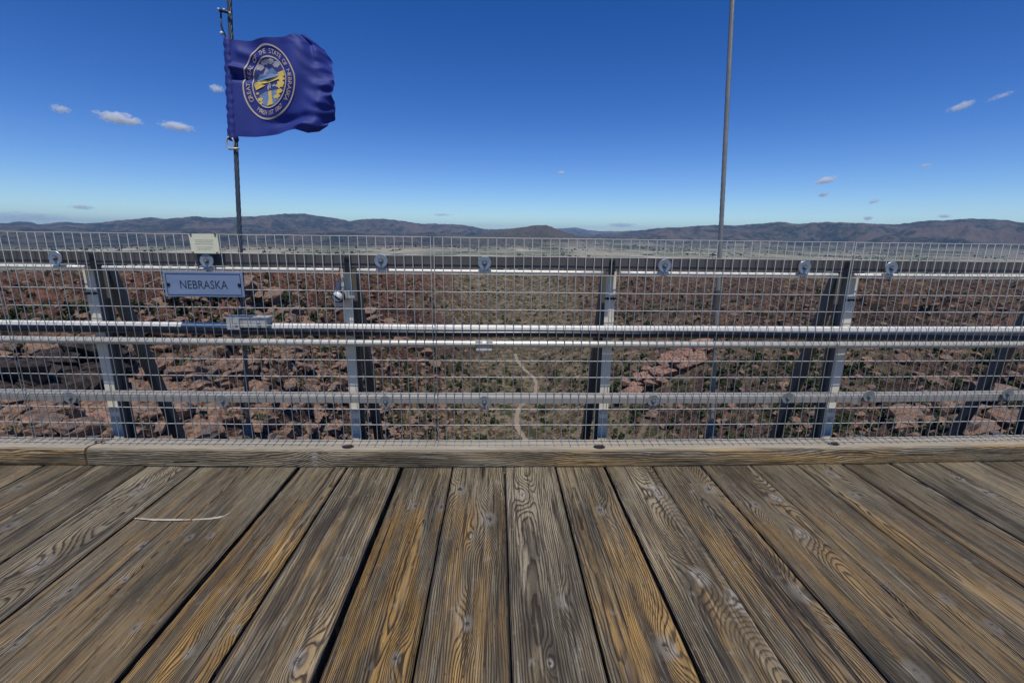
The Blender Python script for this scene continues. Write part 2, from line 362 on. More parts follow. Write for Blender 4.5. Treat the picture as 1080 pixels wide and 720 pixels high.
# posts and braces
for i, px_ in enumerate(posts):
    yb = .006*px_*px_
    y0 = 2.826 + yb
    m = MB(); w = .030
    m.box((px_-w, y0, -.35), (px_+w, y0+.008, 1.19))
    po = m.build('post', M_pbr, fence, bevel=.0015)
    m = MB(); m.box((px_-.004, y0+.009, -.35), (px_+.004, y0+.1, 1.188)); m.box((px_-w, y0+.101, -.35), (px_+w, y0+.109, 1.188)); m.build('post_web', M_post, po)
    gx = gaps[i]; m = MB(); m.box((gx-.018, 2.7185+yb, 1.150), (gx+.016, 2.7262+yb, 1.240)); m.box((gx-.016, 2.7265+yb, 1.168), (gx+.014, 2.77+yb, 1.176)); m.box((min(gx, px_)-.016, 2.77+yb, 1.168), (max(gx, px_)+.014, 2.825+yb, 1.176)); m.build('rail_clip', M_black, po, bevel=.002)
    m = MB()
    m.tube([(px_-.036, y0-.006, 1.0), (px_+.036, y0-.006, 1.0)], .005, 8)
    m.tube([(px_-.018, y0-.001, 1.0), (px_-.018, y0-.014, 1.0)], .008, 6); m.tube([(px_+.018, y0-.001, 1.0), (px_+.018, y0-.014, 1.0)], .008, 6)
    m.build('clamp_bolt', M_black, po)
    m = MB()
    for z in (.27, .20):
        m = MB(); m.box((px_-.022, y0-.007, z-.018), (px_+.022, y0-.001, z+.018)); m.tube([(px_, y0-.006, z), (px_, y0-.016, z)], .009, 6)
        m.build('base_clamp', M_galv, po, bevel=.001)
    m = MB(); s = .30
    bw = .028
    A = Vector((px_, y0+.11, 1.16)); B = Vector((px_, y0+.11+s*2.1, -.94))
    n_ = Vector((0, 1, .30)).normalized()*.010
    vs = [A+Vector((-bw,0,0)), A+Vector((bw,0,0)), B+Vector((bw,0,0)), B+Vector((-bw,0,0))]
    m.add([v for v in vs] + [v+n_ for v in vs], [(3,2,1,0),(4,5,6,7),(0,1,5,4),(1,2,6,5),(2,3,7,6),(3,0,4,7)])
    sd = .01 if px_ < 0 else -.01
    e = bw if px_ < 0 else -bw
    vs = [A+Vector((e-sd,0.011,0)), A+Vector((e,0.011,0)), B+Vector((e,0.011,0)), B+Vector((e-sd,0.011,0))]
    n2 = Vector((0, 1, .30)).normalized()*.05
    m.add([v for v in vs] + [v+n2 for v in vs], [(3,2,1,0),(4,5,6,7),(0,1,5,4),(1,2,6,5),(2,3,7,6),(3,0,4,7)])
    m.build('brace', M_brace, fence)
    m = MB(); m.box((px_-.05, 2.75+yb, -.75), (px_+.05, 4.3+yb, -.60)); m.build('outrigger', M_dark, fence)
# washers
for x, z in [(-2.463,1.215),(-1.624,1.209),(-.654,1.220),(-.072,1.215),(.962,1.210),(1.792,1.209),(2.324,1.209),(-2.542,.392),(-1.638,.382),(-.667,.384),(-.073,.385),(.962,.392),(1.81,.406),(2.338,.413),(3.273,.421)]:
    up = z > 1
    y = YF - .004 + .006*x*x; m = MB()
    n = 22; R0, R1 = .0375, .012
    def ring(r, yy): return [(x + r*cos(2*pi*k/n), yy, z + r*sin(2*pi*k/n)) for k in range(n)]
    m.loft([ring(R1, y), ring(R0-.003, y), ring(R0, y-.001), ring(R0, y-.004), ring(R0-.0015, y-.0055), ring(.021, y-.0045), ring(R1, y-.004)], close=False)
    # close the loft round its seam
    base = len(m.v) - 7*n
    m.f += [(base+i*n+n-1, base+(i+1)*n+n-1, base+(i+1)*n, base+i*n) for i in range(6)]
    wsh = m.build('washer', M_wash if up else M_wire, fence)
    m = MB(); m.tube([(x, y+.012, z), (x, y-.006, z)], .0165, 14); m.tube([(x, y-.0055, z), (x, y-.013, z)], .0105, 6)
    m.build('bolt', M_post, wsh)
    m = MB(); m.tube([(x, y-.0128, z), (x, y-.018, z)], .0055, 10); m.build('bolt_tip', M_wash, wsh)

# bracket on the rear pipe below the flag cable
br = tag(empty('cable_bracket', (-1.45, 2.79, .845)), 'galvanised box bracket clamped on the pipe rail beside the left cable', 'bracket')
xb0 = 0
m = MB(); m.box((-.118, -.045, -.025), (.10, .03, .030)); m.build('bracket_body', M_galv, br, bevel=.003)
m = MB(); m.box((-.135, -.05, .0305), (.115, .035, .037)); m.box((-.125,-.0535,-.035),(-.05,-.0455,.028)); m.build('bracket_plate', M_galv, br, bevel=.001)
for q in (-.07, .06):
    m = MB(); m.tube([(q, -.044, .0), (q, -.060, .0)], .009, 6); m.build('bolt', M_wash, br)
# round fixture beside the second post
fx = tag(empty('round_lamp', (-.930, 2.76, 1.008)), 'small round white and black lamp fixed beside the post behind the mesh', 'lamp')
m = MB(); nn = 20
def rg(r, y, z0=0): return [(r*cos(2*pi*k/nn), y, z0 + r*sin(2*pi*k/nn)) for k in range(nn)]
m.loft([rg(.012,.07), rg(.030,.062), rg(.038,.03), rg(.038,.0), rg(.034,-.004)]); m.build('housing', M_black, fx, smooth=True)
m = MB(); m.loft([rg(.030,-.002), rg(.029,-.012), rg(.022,-.020), rg(.010,-.025), rg(.002,-.026)]); lens = m.build('lens', M_white, fx, smooth=True)
m = MB(); m.tube([(-.024,-.022,.014),(0,-.030,0),(.020,-.024,-.018)], .0055, 8); m.build('guard', M_black, fx)
m = MB(); m.box((.02, .02, -.012), (.09, .045, .03)); m.tube([(-.005,.02,.035),(.0,.03,.075),(.03,.04,.10)], .012, 8); m.box((-.02,-.002,-.060),(.02,.012,-.036)); m.build('mount', M_galv, fx)

# ------------------------------------------------------------------ lettering helper
def text2d(s, width=None, height=None):
    cu = bpy.data.curves.new('t', 'FONT'); cu.body = s; cu.resolution_u = 3; cu.fill_mode = 'FRONT'
    o = bpy.data.objects.new('t', cu); col.objects.link(o)
    bpy.context.view_layer.update()
    me = bpy.data.meshes.new_from_object(o.evaluated_get(bpy.context.evaluated_depsgraph_get()))
    V = np.array([v.co[:2] for v in me.vertices]); F = [tuple(p.vertices) for p in me.polygons]
    bpy.data.objects.remove(o); bpy.data.curves.remove(cu); bpy.data.meshes.remove(me)
    lo, hi = V.min(0), V.max(0); V = V - (lo+hi)/2
    w, h = hi-lo
    if width: V[:,0] *= width/w
    if height: V[:,1] *= height/h
    return V, F

# name plate
t = NT('brushed_aluminium'); n = t.noise(t.V('MULTIPLY', t.coord(), (6, 1, 260)), 1, 3, .6); n2 = t.noise(t.V('MULTIPLY', t.coord(), (3,1,22)), 1, 3)
M_plate = t.fin(t.mix(t.M('ADD', t.M('MULTIPLY', n, .5), t.M('MULTIPLY', n2, .5)), (.15,.215,.33), (.38,.47,.62)), .42, .35)
t = NT('dark_blue_print'); M_ink = t.fin(t.mix(t.noise(t.coord(), 40), (.018,.024,.045), (.03,.04,.065)), .6)
ns = tag(empty('name_plate', (-1.6515, 2.688+.006*1.65**2-.0025, 1.0775)), 'brushed metal name plate reading NEBRASKA bolted on the wire mesh', 'sign')
m = MB(); m.box((-.2195, -.0015, -.0705), (.2195, .0015, .0705)); m.build('plate', M_plate, ns, bevel=.001)
m = MB(); y = -.0035
for a, b in (((-.206,.0575),(.206,.060)), ((-.206,-.060),(.206,-.0575)), ((-.206,-.0573),(-.2035,.0573)), ((.2035,-.0573),(.206,.0573))):
    m.box((a[0], y, a[1]), (b[0], -.0017, b[1]))
m.build('border', M_ink, ns)
V_, F_ = text2d('NEBRASKA', .262, .047)
m = MB(); m.add([(a, -.0025, b-.002) for a, b in V_], F_); m.build('lettering', M_ink, ns)
for q in (-.196, .196):
    m = MB(); m.tube([(q, -.0017, 0), (q, -.008, 0)], .0075, 8); m.tube([(q, -.0017, -.003), (q, -.0035, -.003)], .0105, 10)
    m.build('bolt', M_black, ns)
# cream tag
t = NT('cream_enamel'); M_cream = t.fin(t.mix(t.noise(t.coord(), 60, 4), (.72,.71,.47), (.82,.80,.58)), .5)
t = NT('faded_print'); M_faint = t.fin(t.mix(t.noise(t.coord(), 200), (.40,.40,.30), (.52,.50,.38)), .6)
ct = tag(empty('notice_tag', (-1.620, 2.688+.006*1.62**2-.003, 1.302)), 'small cream coloured tag with faded print on top of the fence', 'sign')
m = MB(); m.add([(-.072,-.0015,-.053),(.080,-.0015,-.053),(.080,.0015,-.053),(-.072,.0015,-.053),(-.079,-.0015,.053),(.077,-.0015,.053),(.077,.0015,.053),(-.079,.0015,.053)],
      [(3,2,1,0),(4,5,6,7),(0,1,5,4),(1,2,6,5),(2,3,7,6),(3,0,4,7)]); m.build('plate', M_cream, ct)
m = MB()
for z, x0, x1 in ((.020,-.05,.052),(.010,-.046,.048),(-.001,-.05,.05),(-.018,-.042,.044),(-.029,-.038,.036)):
    x = x0
    while x < x1:
        w = random.uniform(.004,.013); m.box((x, -.0024, z-.0018), (min(x+w, x1), -.0017, z+.0018)); x += w + .003
m.build('faded_lettering', M_faint, ct)
m = MB()
for q in (-.066, .066):
    for a, b in ((.043, .056), (-.054, -.044)):
        m = MB(); m.box((q-.005, -.005, a), (q+.005, -.0017, b)); m.build('wire_tie', M_post, ct)

# ------------------------------------------------------------------ suspender cables
def cable(name, xb, yb, mat, rad, label, twist=True):
    root = tag(empty(name, (xb, yb, .05)), label, 'cable', 'steel suspender cables beyond the fence')
    def P(z):                                            # leans away from the deck with height
        return Vector((0, .134*(z-.05), z-.05))
    m = MB(); zs = [(-.1 + (7.0+.1)*k/420) for k in range(421)]
    rr = rad*.42
    for s in range(6):
        m.tube([P(z) + Vector((cos(s*pi/3 + z*22), sin(s*pi/3 + z*22), 0))*rad*.60 for z in zs], rr, 7)
    m.tube([P(z) for z in zs[::20]], rad*.45, 6)
    st = m.build('wire_rope', mat, root, smooth=True)
    m = MB(); m.tube([P(-.35), P(-.05), P(.08), P(.17), P(.175)], [.042,.042,.036,.024,.018], 14); m.build('socket', M_brace, root, smooth=True)
    return root, P
cabL, PL = cable('suspender_cable', -1.597, 2.86, M_cableL, .0136, 'dark twisted steel cable that carries the blue flag')
cabR, PR = cable('suspender_cable', 1.429, 2.86, M_cableR, .0142, 'plain grey steel cable without a flag, at right')
m = MB(); c0 = PL(.84); m.tube([c0-Vector((0,0,.05)), c0+Vector((0,0,.05))], .026, 12); m.tube([c0+Vector((.02,-.01,0)), c0+Vector((.05,-.05,0))], .012, 8); m.build('clamp', M_dark, cabL)
m = MB(); m.tube([(-.012, 2.89-2.86, .965-.05+.02), (-.012, 2.90-2.86, 1.12-.05)], .020, 10)
m.build('sleeve', M_brace, cabL, smooth=True)
m = MB(); c0 = PR(.98); m.tube([c0-Vector((0,0,.06)), c0+Vector((0,0,.06))], .026, 12); m.build('clamp', M_dark, cabR)

# ------------------------------------------------------------------ flag
def lerp(xs, ys, t): return np.interp(t, xs, ys)
def sstep(a, b, x): 
    t = np.clip((x-a)/(b-a), 0, 1); return t*t*(3-2*t)
def FS(u, v):
    u = np.asarray(u, float); v = np.asarray(v, float)
    xl = -1.636 + .052*v
    xr = lerp([0,.06,.14,.3,.6,.8,.93,1], [-1.10,-1.035,-1.012,-1.0,-.996,-1.03,-1.06,-1.125], v)
    zt = lerp([0,.25,.5,.7,.85,.93,1], [2.478,2.476,2.486,2.488,2.512,2.520,2.497], u)
    zb = lerp([0,.3,.6,.8,.92,1], [1.928,1.932,1.948,1.966,1.950,1.972], u)
    x = xl + (xr-xl)*u + .006*np.sin(v*23+2)*sstep(.85,1,u)
    z = zb + (zt-zb)*v
    y = 3.150 + .13*(v-.5)*.55 - .02
    y = y + .040*np.sin(5.2*u + 1.2*v + .4)*sstep(0,.4,u)
    y = y + .014*np.sin(13*u - 7*v + 1)*sstep(.1,.6,u)
    y = y + .010*np.sin(38*v + 5*np.sin(9*u))*sstep(.68,1,u) + .006*np.sin(67*v+4*u)*sstep(.8,1,u)
    y = y + .07*sstep(.86,1,u)**1.5 * (.4+.6*np.sin(v*5+.6)**2)
    y = y - .030*np.exp(-((v-.72+.10*u)/.030)**2)*np.exp(-(u/.16)**2) + .030*np.exp(-((v-.63+.10*u)/.03)**2)*np.exp(-(u/.2)**2)
    y = y + .020*np.exp(-((v-.16+.09*u-.10*u*u)/.05)**2)*sstep(.25,.6,u) - .022*np.exp(-((v-.05-.02*u)/.04)**2)*sstep(.4,.8,u)
    y = y - .012*np.exp(-((v-.9+.25*u)/.05)**2)*sstep(0,.1,u)*(1-sstep(.3,.6,u))
    y = y + .03*np.exp(-((u-.86-.05*(v-.9))/.035)**2)*sstep(.6,.95,v)
    return x, y, z
t = NT('navy_nylon'); n = t.noise(t.coord(), 900, 2); n2 = t.noise(t.coord(), 6, 3)
cN = t.mix(n2, (.022,.036,.20), (.034,.056,.29)); t.bump(n, .0006, .4); t.fin(cN, .62, 0, .35)
tr = t.node('ShaderNodeBsdfTranslucent'); t.put(tr.inputs[0], (.04,.045,.30)); ms = t.node('ShaderNodeMixShader'); ms.inputs[0].default_value = .22
t.t.links.new(t.bsdf.outputs[0], ms.inputs[1]); t.t.links.new(tr.outputs[0], ms.inputs[2]); t.t.links.new(ms.outputs[0], t.out.inputs[0]); M_flag = t.m
def plain(name, a, b, rough=.7, sc=150):
    t = NT(name); return t.fin(t.mix(t.noise(t.coord(), sc, 3), a, b), rough)
M_gold = plain('gold_thread', (.62,.42,.07), (.85,.62,.15)); M_seal = plain('tan_thread', (.48,.37,.25), (.62,.50,.34))
M_sblue = plain('steel_blue_thread', (.11,.19,.36), (.20,.29,.44)); M_sgrey = plain('grey_thread', (.36,.36,.40), (.50,.48,.48)); M_navy = plain('dark_navy_thread', (.028,.04,.17), (.045,.06,.22))
flag = tag(empty('flag', (-1.60, 3.15, 2.2)), 'navy blue state flag with round gold seal flying from the left cable', 'flag'); flag.location = (0,0,0)
nu, nv = 150, 120
U, Vv = np.meshgrid(np.linspace(0,1,nu), np.linspace(0,1,nv)); X, Y, Z = FS(U, Vv)
Vt = np.stack([X, Y, Z], -1).reshape(-1, 3); idx = np.arange(nu*nv).reshape(nv, nu)
F = np.stack([idx[:-1,:-1], idx[:-1,1:], idx[1:,1:], idx[1:,:-1]], -1).reshape(-1, 4)
cloth = npmesh('cloth', Vt, F, M_flag, True, flag)
# hoist sleeve wrapped round the cable
m = MB(); pts = []
for k in range(40):
    z = 1.905 + (2.485-1.905)*k/39; c = PL(z) + Vector((-1.597, 2.86, .05)); pts.append((c.x - .014 + .003*sin(k*1.3), c.y, c.z))
m.tube(pts, [.027 + .0025*sin(k*2.1) for k in range(40)], 14); m.build('hoist_sleeve', M_flag, flag, smooth=True)
# seal, built in flag (u,v) space
UC, VC, RU, RV = .395, .56, .275, .385
def onflag(m2, off):
    o = []
    for a, b in m2:
        x, y, z = FS(UC + a*RU, VC + b*RV); o.append((float(x), float(y)-off, float(z)))
    return o
def ring2(r0, r1, n=120):
    vs = [(r*cos(2*pi*k/n), r*sin(2*pi*k/n)) for k in range(n) for r in (r0, r1)]
    return vs, [(2*k, 2*k+1, (2*k+3) % (2*n), (2*k+2) % (2*n)) for k in range(n)]
m = MB()
for r0, r1 in ((.955,1.),(.655,.69)):
    v, f = ring2(r0, r1); m.add(onflag(v, .004), f)
seal = m.build('seal_ring', M_seal, flag)
m = MB()
def arc(s, a0, a1, r, h, inner=False):
    n = len(s)
    for i, ch in enumerate(s):
        if ch == ' ': continue
        a = a0 + (a1-a0)*i/(n-1); V2, F2 = text2d(ch); sc = h/.70
        V2 = V2*sc
        rot = (a - pi/2) if not inner else (a + pi/2)
        c_, s_ = cos(rot), sin(rot)
        pts2 = [(r*cos(a) + x*c_ - y*s_, r*sin(a) + x*s_ + y*c_) for x, y in V2]
        m.add(onflag(pts2, .0045), F2)
arc('GREAT SEAL OF THE STATE OF NEBRASKA', R(212), R(-38), .82, .13)
m.build('seal_lettering', M_seal, flag); m = MB()
arc('MARCH 1ST 1867', R(238), R(304), .82, .12, True)
m.build('seal_lettering', M_seal, flag)
def poly(pts, mat, name, off, sub=1):
    mm = MB(); c = np.mean(pts, 0); n = len(pts)
    # fan, each spoke split so it follows the cloth
    K = 5; vs = [tuple(c)]
    for k in range(1, K+1):
        vs += [tuple(c + (np.array(p)-c)*k/K) for p in pts]
    fs = [(0, 1+i, 1+(i+1) % n) for i in range(n)]
    for k in range(1, K):
        fs += [(1+(k-1)*n+i, 1+k*n+i, 1+k*n+(i+1) % n, 1+(k-1)*n+(i+1) % n) for i in range(n)]
    mm.add(onflag(vs, off), fs); return mm
def shapes(name, mat, plist, off):
    m = MB()
    for p in plist:
        q = poly(p, mat, name, off); m.add(q.v, q.f)
    return m.build(name, mat, flag)
circ = lambda cx, cy, rx, ry, n=20, j=0, sd=0: [(cx + rx*cos(2*pi*k/n)*(1+j*sin(k*2.7+sd)), cy + ry*sin(2*pi*k/n)*(1+j*sin(k*3.9+sd))) for k in range(n)]
lim = lambda P: [(x, y) if math.hypot(x, y) < .65 else (x*.65/math.hypot(x, y), y*.65/math.hypot(x, y)) for x, y in P]
shapes('seal_sky', M_navy, [circ(0,0,.652,.652,40)], .003)
shapes('seal_hills', M_sblue, [lim([(-.6,.06),(-.4,.24),(-.3,.26),(-.05,.10)]), [(-.40,.10),(-.12,.42),(-.02,.34),(.12,.38),(.42,.12)],
       lim([(-.44,-.30),(-.2,-.22),(0,-.24),(.2,-.22),(.42,-.32),(.40,-.5),(.2,-.62),(-.2,-.62),(-.40,-.5)])], .0040)
shapes('seal_banner', M_sgrey, [lim(circ(-.36,.42,.16,.08,16,.25)), lim(circ(-.14,.53,.15,.06,16,.25,2)), lim(circ(.1,.54,.14,.065,16,.25,4)), lim(circ(.32,.44,.15,.08,16,.25,6)), lim([(-.30,.20),(-.12,.40),(-.04,.31),(-.14,.27),(-.2,.2)])], .0046)
shapes('seal_gold', M_gold, [lim([(-.63,.0),(-.4,.09),(-.1,.07),(-.12,.01),(-.42,.0)]), lim([(-.1,.07),(.15,.13),(.35,.22),(.6,.24),(.63,.1),(.4,.04),(-.1,.01)]), lim([(-.62,-.02),(-.42,.0),(-.22,-.05),(-.55,-.17)]),
       [(-.10,-.22),(.04,-.22),(.07,-.40),(.13,-.60),(-.13,-.62),(-.06,-.42)], lim(circ(.44,-.12,.17,.10,14,.3)), lim(circ(.40,-.30,.15,.06,14,.3,1)), lim(circ(.3,-.42,.14,.06,14,.3,3)),
       circ(-.40,-.42,.09,.05,12,.3), circ(-.36,-.52,.07,.04,12,.3,3), circ(-.50,-.26,.05,.03,10,.2), lim(circ(.5,.02,.12,.06,12,.3,3))], .0052)
shapes('seal_figures', M_sgrey, [circ(-.10,-.12,.035,.08,10,.2), circ(-.02,-.10,.03,.07,10,.2), circ(.14,-.10,.06,.03,10,.3), circ(.25,-.12,.06,.025,10,.3), circ(-.05,-.02,.02,.03,8)], .0056)
# snap hooks that hold the flag
m = MB(); c = PL(1.87) + Vector((-1.597, 2.86, .05))
m.tube([c + Vector((-.012-.022*sin(a)-.008, -.02, .035*cos(a)+.02)) for a in np.linspace(.2, 5.6, 18)], .005, 7); m.tube([c+Vector((-.03,-.025,-.015)), c+Vector((.03,-.025,-.012))], .007, 8)
m.build('snap_hook', M_galv, flag, smooth=True)
m = MB(); c = PL(2.60) + Vector((-1.597, 2.86, .05))
m.tube([c + Vector((-.045,-.01,.03)), c+Vector((-.045,-.02,-.05)), c+Vector((-.028,-.02,-.10)), c+Vector((-.02,-.02,-.14))], .005, 7)
m.tube([c+Vector((-.047,-.02,.035)), c+Vector((.022,-.03,.022))], .008, 8); m.build('halyard', M_black, flag, smooth=True)
for q in ((-.046,-.03,.038), (-.012,-.035,.034), (.020,-.035,.018), (-.043,-.03,-.088)):
    m = MB(); rr = .011 if q[2] < 0 else .0075; cc_ = c + Vector(q); m.tube([cc_+Vector((0,0,rr*k)) for k in (-1,-.7,0,.7,1)], [rr*.1, rr*.7, rr, rr*.7, rr*.1], 10)
    m.build('toggle', M_white, flag, smooth=True)


# ================================================================== TERRAIN
def _h(ix, iy, s):
    n = (ix.astype(np.int64)*374761393 + iy.astype(np.int64)*668265263 + s*1442695041) & 0xffffffff
    n = ((n ^ (n >> 13))*1274126177) & 0xffffffff; n = (n ^ (n >> 16)) & 0xffffffff
    return n
def perlin(x, y, s=0):
    ix = np.floor(x); iy = np.floor(y); fx = x-ix; fy = y-iy
    u = fx*fx*fx*(fx*(fx*6-15)+10); v = fy*fy*fy*(fy*(fy*6-15)+10)
    def g(a, b):
        an = _h(ix+a, iy+b, s)/4294967296.*2*pi
        return np.cos(an)*(fx-a) + np.sin(an)*(fy-b)
    return ((g(0,0)*(1-u) + g(1,0)*u)*(1-v) + (g(0,1)*(1-u) + g(1,1)*u)*v)*1.5
def fbm(x, y, L, o=5, s=0, gain=.5):
    r = 0; a = 1.; f = 1./L; t = 0
    for k in range(o):
        r = r + a*perlin(x*f, y*f, s+k); t += a; a *= gain; f *= 2.03
    return r/t
def ridged(x, y, L, o=5, s=0, gain=.55):
    r = 0; a = 1.; f = 1./L; t = 0
    for k in range(o):
        r = r + a*(1-np.abs(perlin(x*f, y*f, s+k))*1.9); t += a; a *= gain; f *= 2.1
    return r/t
RID = dict(
 L=([-180,-60,-44.9,-43.34,-42.7,-40.9,-39.68,-38.38,-36.31,-34.88,-33.8,-31.32,-29.91,-27.82,-26.09,-23.84,-21.8,-19.15,-16.69,-15.46,-13.39,-11.5,-8.83,-7.19,-3.88,-1.65,1.73,6,9],
    [.5,.5,.22,.48,.25,.47,.38,.49,.84,1.05,.91,1.24,1.10,1.25,1.39,1.65,1.80,1.47,1.12,1.35,1.44,1.27,.94,.97,.85,.50,.30,-.1,-.8], 10500, 3000),
 B=([-9,-2.77,.6,1.72,3.41,4.64,5.76,7.0,8.47,10.7,14], [-1.0,-.32,.31,.55,.79,.96,.98,.61,.08,-.4,-1.0], 5600, 850),
 F=([-180,-60,-45,-38,-31,-26,-20,-14,-8,-4,1], [-.3,-.25,-.1,-.35,.05,-.25,.1,-.3,.0,-.3,-1.2], 6300, 1500),
 C=([-8,-2.77,1.72,7.33,9.22,10.89,13.94,15.53,19.19,24], [.1,.27,.55,.62,.75,.44,.37,.49,.53,.3], 17500, 2600),
 R=([5,8.48,12.87,15.54,18.66,21.18,24.58,26.47,29.6,30.63,32.34,34.59,37.66,39.97,41.94,45.32,47.21,48.33,60,180],
    [-1.,-.28,.03,.39,.74,.91,1.19,1.15,1.40,1.50,1.31,1.50,1.40,1.22,1.56,1.69,1.59,1.36,1.3,1.3], 8800, 2300))
FLY = ([0,100,150,256,350,470,600,720], [-96,-80,-71,-69,-63,-55,-47,-50])
ROAD = [(11,272),(12,256),(15,240),(19,224),(18,206),(10,188),(8,171),(10,160),(13,150),(16,138)]
def smin(a, b, k):
    h = np.clip(.5+.5*(b-a)/k, 0, 1); return b*(1-h)+a*h - k*h*(1-h)
def terrain(x, y):
    x = np.asarray(x, float); y = np.asarray(y, float)
    r = np.hypot(x, y) + 1e-3; az = np.degrees(np.arctan2(x, y))
    # rims and gulch
    wx = x + 22*fbm(x, y, 120, 2, 50)*np.clip(r/200, 0, 1)
    Lr = -14.0 - .037*np.maximum(r-55, 0); Rr_ = -30 - .017*r + 11*np.clip((az-15)/35, 0, 1)*sstep(90, 450, r)
    Lr = Lr - 6*sstep(0, 1, (45-r)/25); 
    yy = np.maximum(y, 1)
    floor = np.interp(yy, *FLY)
    xc = 10 + 6*np.sin(yy/45.)
    d = wx - xc
    hw = 9 + .03*yy
    wl = 26 + .20*np.minimum(yy, 400); wr = 34 + .16*np.minimum(yy, 400)
    tl = sstep(0, 1, (-d-hw)/wl); trr = sstep(0, 1, (d-hw)/wr)
    tl = .45*tl + .55*np.clip((-d-hw)/wl, 0, 1)**.8; trr = .45*trr + .55*np.clip((d-hw)/wr, 0, 1)**.9
    near = floor + (Lr-floor)*np.where(d < 0, tl, 0) + (Rr_-floor)*np.where(d >= 0, trr, 0)
    side = np.maximum(tl, trr)
    amp = np.clip(r/170, .12, 1)
    tl_ = 1
    rid = ridged(x, y, 62, 6, 3) - .62
    rock = sstep(-.15, .25, fbm(x, y, 150, 3, 77) + .25*side - .05)
    near = near + amp*(10*fbm(x, y, 110, 3, 9)*side + (15*rid*(.25+.75*rock))*(.30+.70*side))
    wxx = x + 5*fbm(x, y, 14, 2, 61); wyy = y + 5*fbm(x, y, 14, 2, 62)
    cr = .25+.75*rock; cr = cr*(.35+.65*side)
    b1 = ridged(wxx + .45*wyy, wyy - .3*wxx, 21, 4, 21)
    near = near + np.clip(r/75, .3, 1.5)*(7.5*np.clip(b1-.35, 0, 1)**1.3 - 2.2)*cr
    b2 = np.abs(perlin(wxx/6.5, wyy/5.0, 33)); b3 = np.abs(perlin(wxx/2.7+9, wyy/2.2, 34))
    near = near + np.clip(r/80, .2, 1.2)*(2.6*np.clip(.5-b2, 0, 1)**.5*1.0 - 1.4)*cr*(r < 520) - 1.3*np.clip(r/90, .2, 1.1)*sstep(.12, .0, b3)*cr*(r < 420)
    st = 2.4; q_ = near/st; qf = q_ - np.floor(q_); near = np.where(r < 560, near*(1-.55*rock) + (np.floor(q_) + sstep(.25, .75, qf))*st*.55*rock, near)
    near = near - 10*sstep(0, 1, (22-r)/14)
    # keep the far rim low enough to see the plain above the rail
    cap = -r*np.tan(np.radians(np.where(az < 0, 3.75 - .3*np.clip(-az/45, 0, 1), 4.1 - 1.1*np.clip(az/50, 0, 1)) ))
    cap = cap + 1.6*fbm(x, y, 60, 3, 15)
    near = np.where(r > 180, smin(near, cap, 6), near)
    t = sstep(640, 1500, r)
    plain_z = -102 + 7*fbm(x, y, 900, 3, 40) + 2.5*fbm(x, y, 160, 3, 41)*(1-sstep(4000, 7000, r))
    h = near*(1-t) + plain_z*t
    # foothills and ranges
    if True:
        for k, (A, E_, Rc, W) in RID.items():
            e = np.interp(az, A, E_); e = e + .09*fbm(az*1., r*0+3.3+len(A), 1.6, 4, 5) + .07*fbm(az, r*0+1.7+len(A), .45, 3, 15)
            top = Rc*np.tan(np.radians(e)) + H
            q = (r-Rc)/W; front = np.where(q < 0, q, q*.8)
            sh = np.exp(-front*front*1.1)
            carve = (ridged(x, y, W*.62, 6, 60+len(k)+ord(k[0])) - .55)
            m = -135 + (top+135)*sh*(1 - .0*sh)
            m = m + (top+135)*carve*1.5*sh*(1-sh)*2.0*np.where(q < 0, 1, .3) - (top+135)*.22*np.clip(1-ridged(x, y, W*.16, 4, 91), 0, 1)*sh*(1-sh**4)
            lim_ = r*np.tan(np.radians(e)) + H
            m = np.minimum(m, lim_)
            h = np.where((r > 2500) & (m > h), m, h)
    return h

angf = np.radians(np.concatenate([np.arange(-180, -64, 3.5), np.linspace(-62, 62, 1120), np.arange(64.5, 180, 3.5)]))
rr_ = np.concatenate([[1.5, 8, 16, 22], np.geomspace(26, 700, 520), np.geomspace(706, 26000, 330)])
A_, R_ = np.meshgrid(angf, rr_); X_ = R_*np.sin(A_); Y_ = R_*np.cos(A_); Z_ = terrain(X_, Y_)
# flatten a bench for the dirt road
rd = np.array(ROAD, float)
tt = np.linspace(0, len(rd)-1, 160)
def cr_(P, t):
    i = np.clip(np.floor(t).astype(int), 0, len(P)-2); f = (t-i)[:, None]
    p0 = P[np.clip(i-1, 0, len(P)-1)]; p1 = P[i]; p2 = P[i+1]; p3 = P[np.clip(i+2, 0, len(P)-1)]
    return .5*((2*p1) + (-p0+p2)*f + (2*p0-5*p1+4*p2-p3)*f**2 + (-p0+3*p1-3*p2+p3)*f**3)
rc = cr_(rd, tt); rz = terrain(rc[:,0], rc[:,1]); ker = np.ones(21)/21; rz = np.convolve(np.pad(rz, 10, 'edge'), ker, 'valid')
def with_road(X, Y, Z):
    sel = (np.abs(X-13) < 40) & (Y > 115) & (Y < 300)
    xs, ys, zs = X[sel], Y[sel], Z[sel]
    if len(xs) == 0: return Z
    dd = np.full(xs.shape, 1e9); zr = np.zeros(xs.shape)
    for (a, b), z in zip(rc, rz):
        q = (xs-a)**2 + (ys-b)**2; k = q < dd; dd[k] = q[k]; zr[k] = z
    w = 1 - sstep(2.6, 9.0, np.sqrt(dd)); Z = Z.copy(); Z[sel] = zs*(1-w) + (zr-.12)*w; return Z
Z_ = with_road(X_, Y_, Z_)
def ground(x, y):
    x = np.atleast_1d(np.asarray(x, float)); y = np.atleast_1d(np.asarray(y, float)); return with_road(x, y, terrain(x, y))
nr, na = X_.shape
idx = np.arange(nr*na).reshape(nr, na)
F = np.stack([idx[:-1,:-1], idx[1:,:-1], idx[1:,1:], idx[:-1,1:]], -1).reshape(-1, 4)
F = np.concatenate([F, np.stack([idx[:-1,-1], idx[1:,-1], idx[1:,0], idx[:-1,0]], -1)])[:, ::-1]
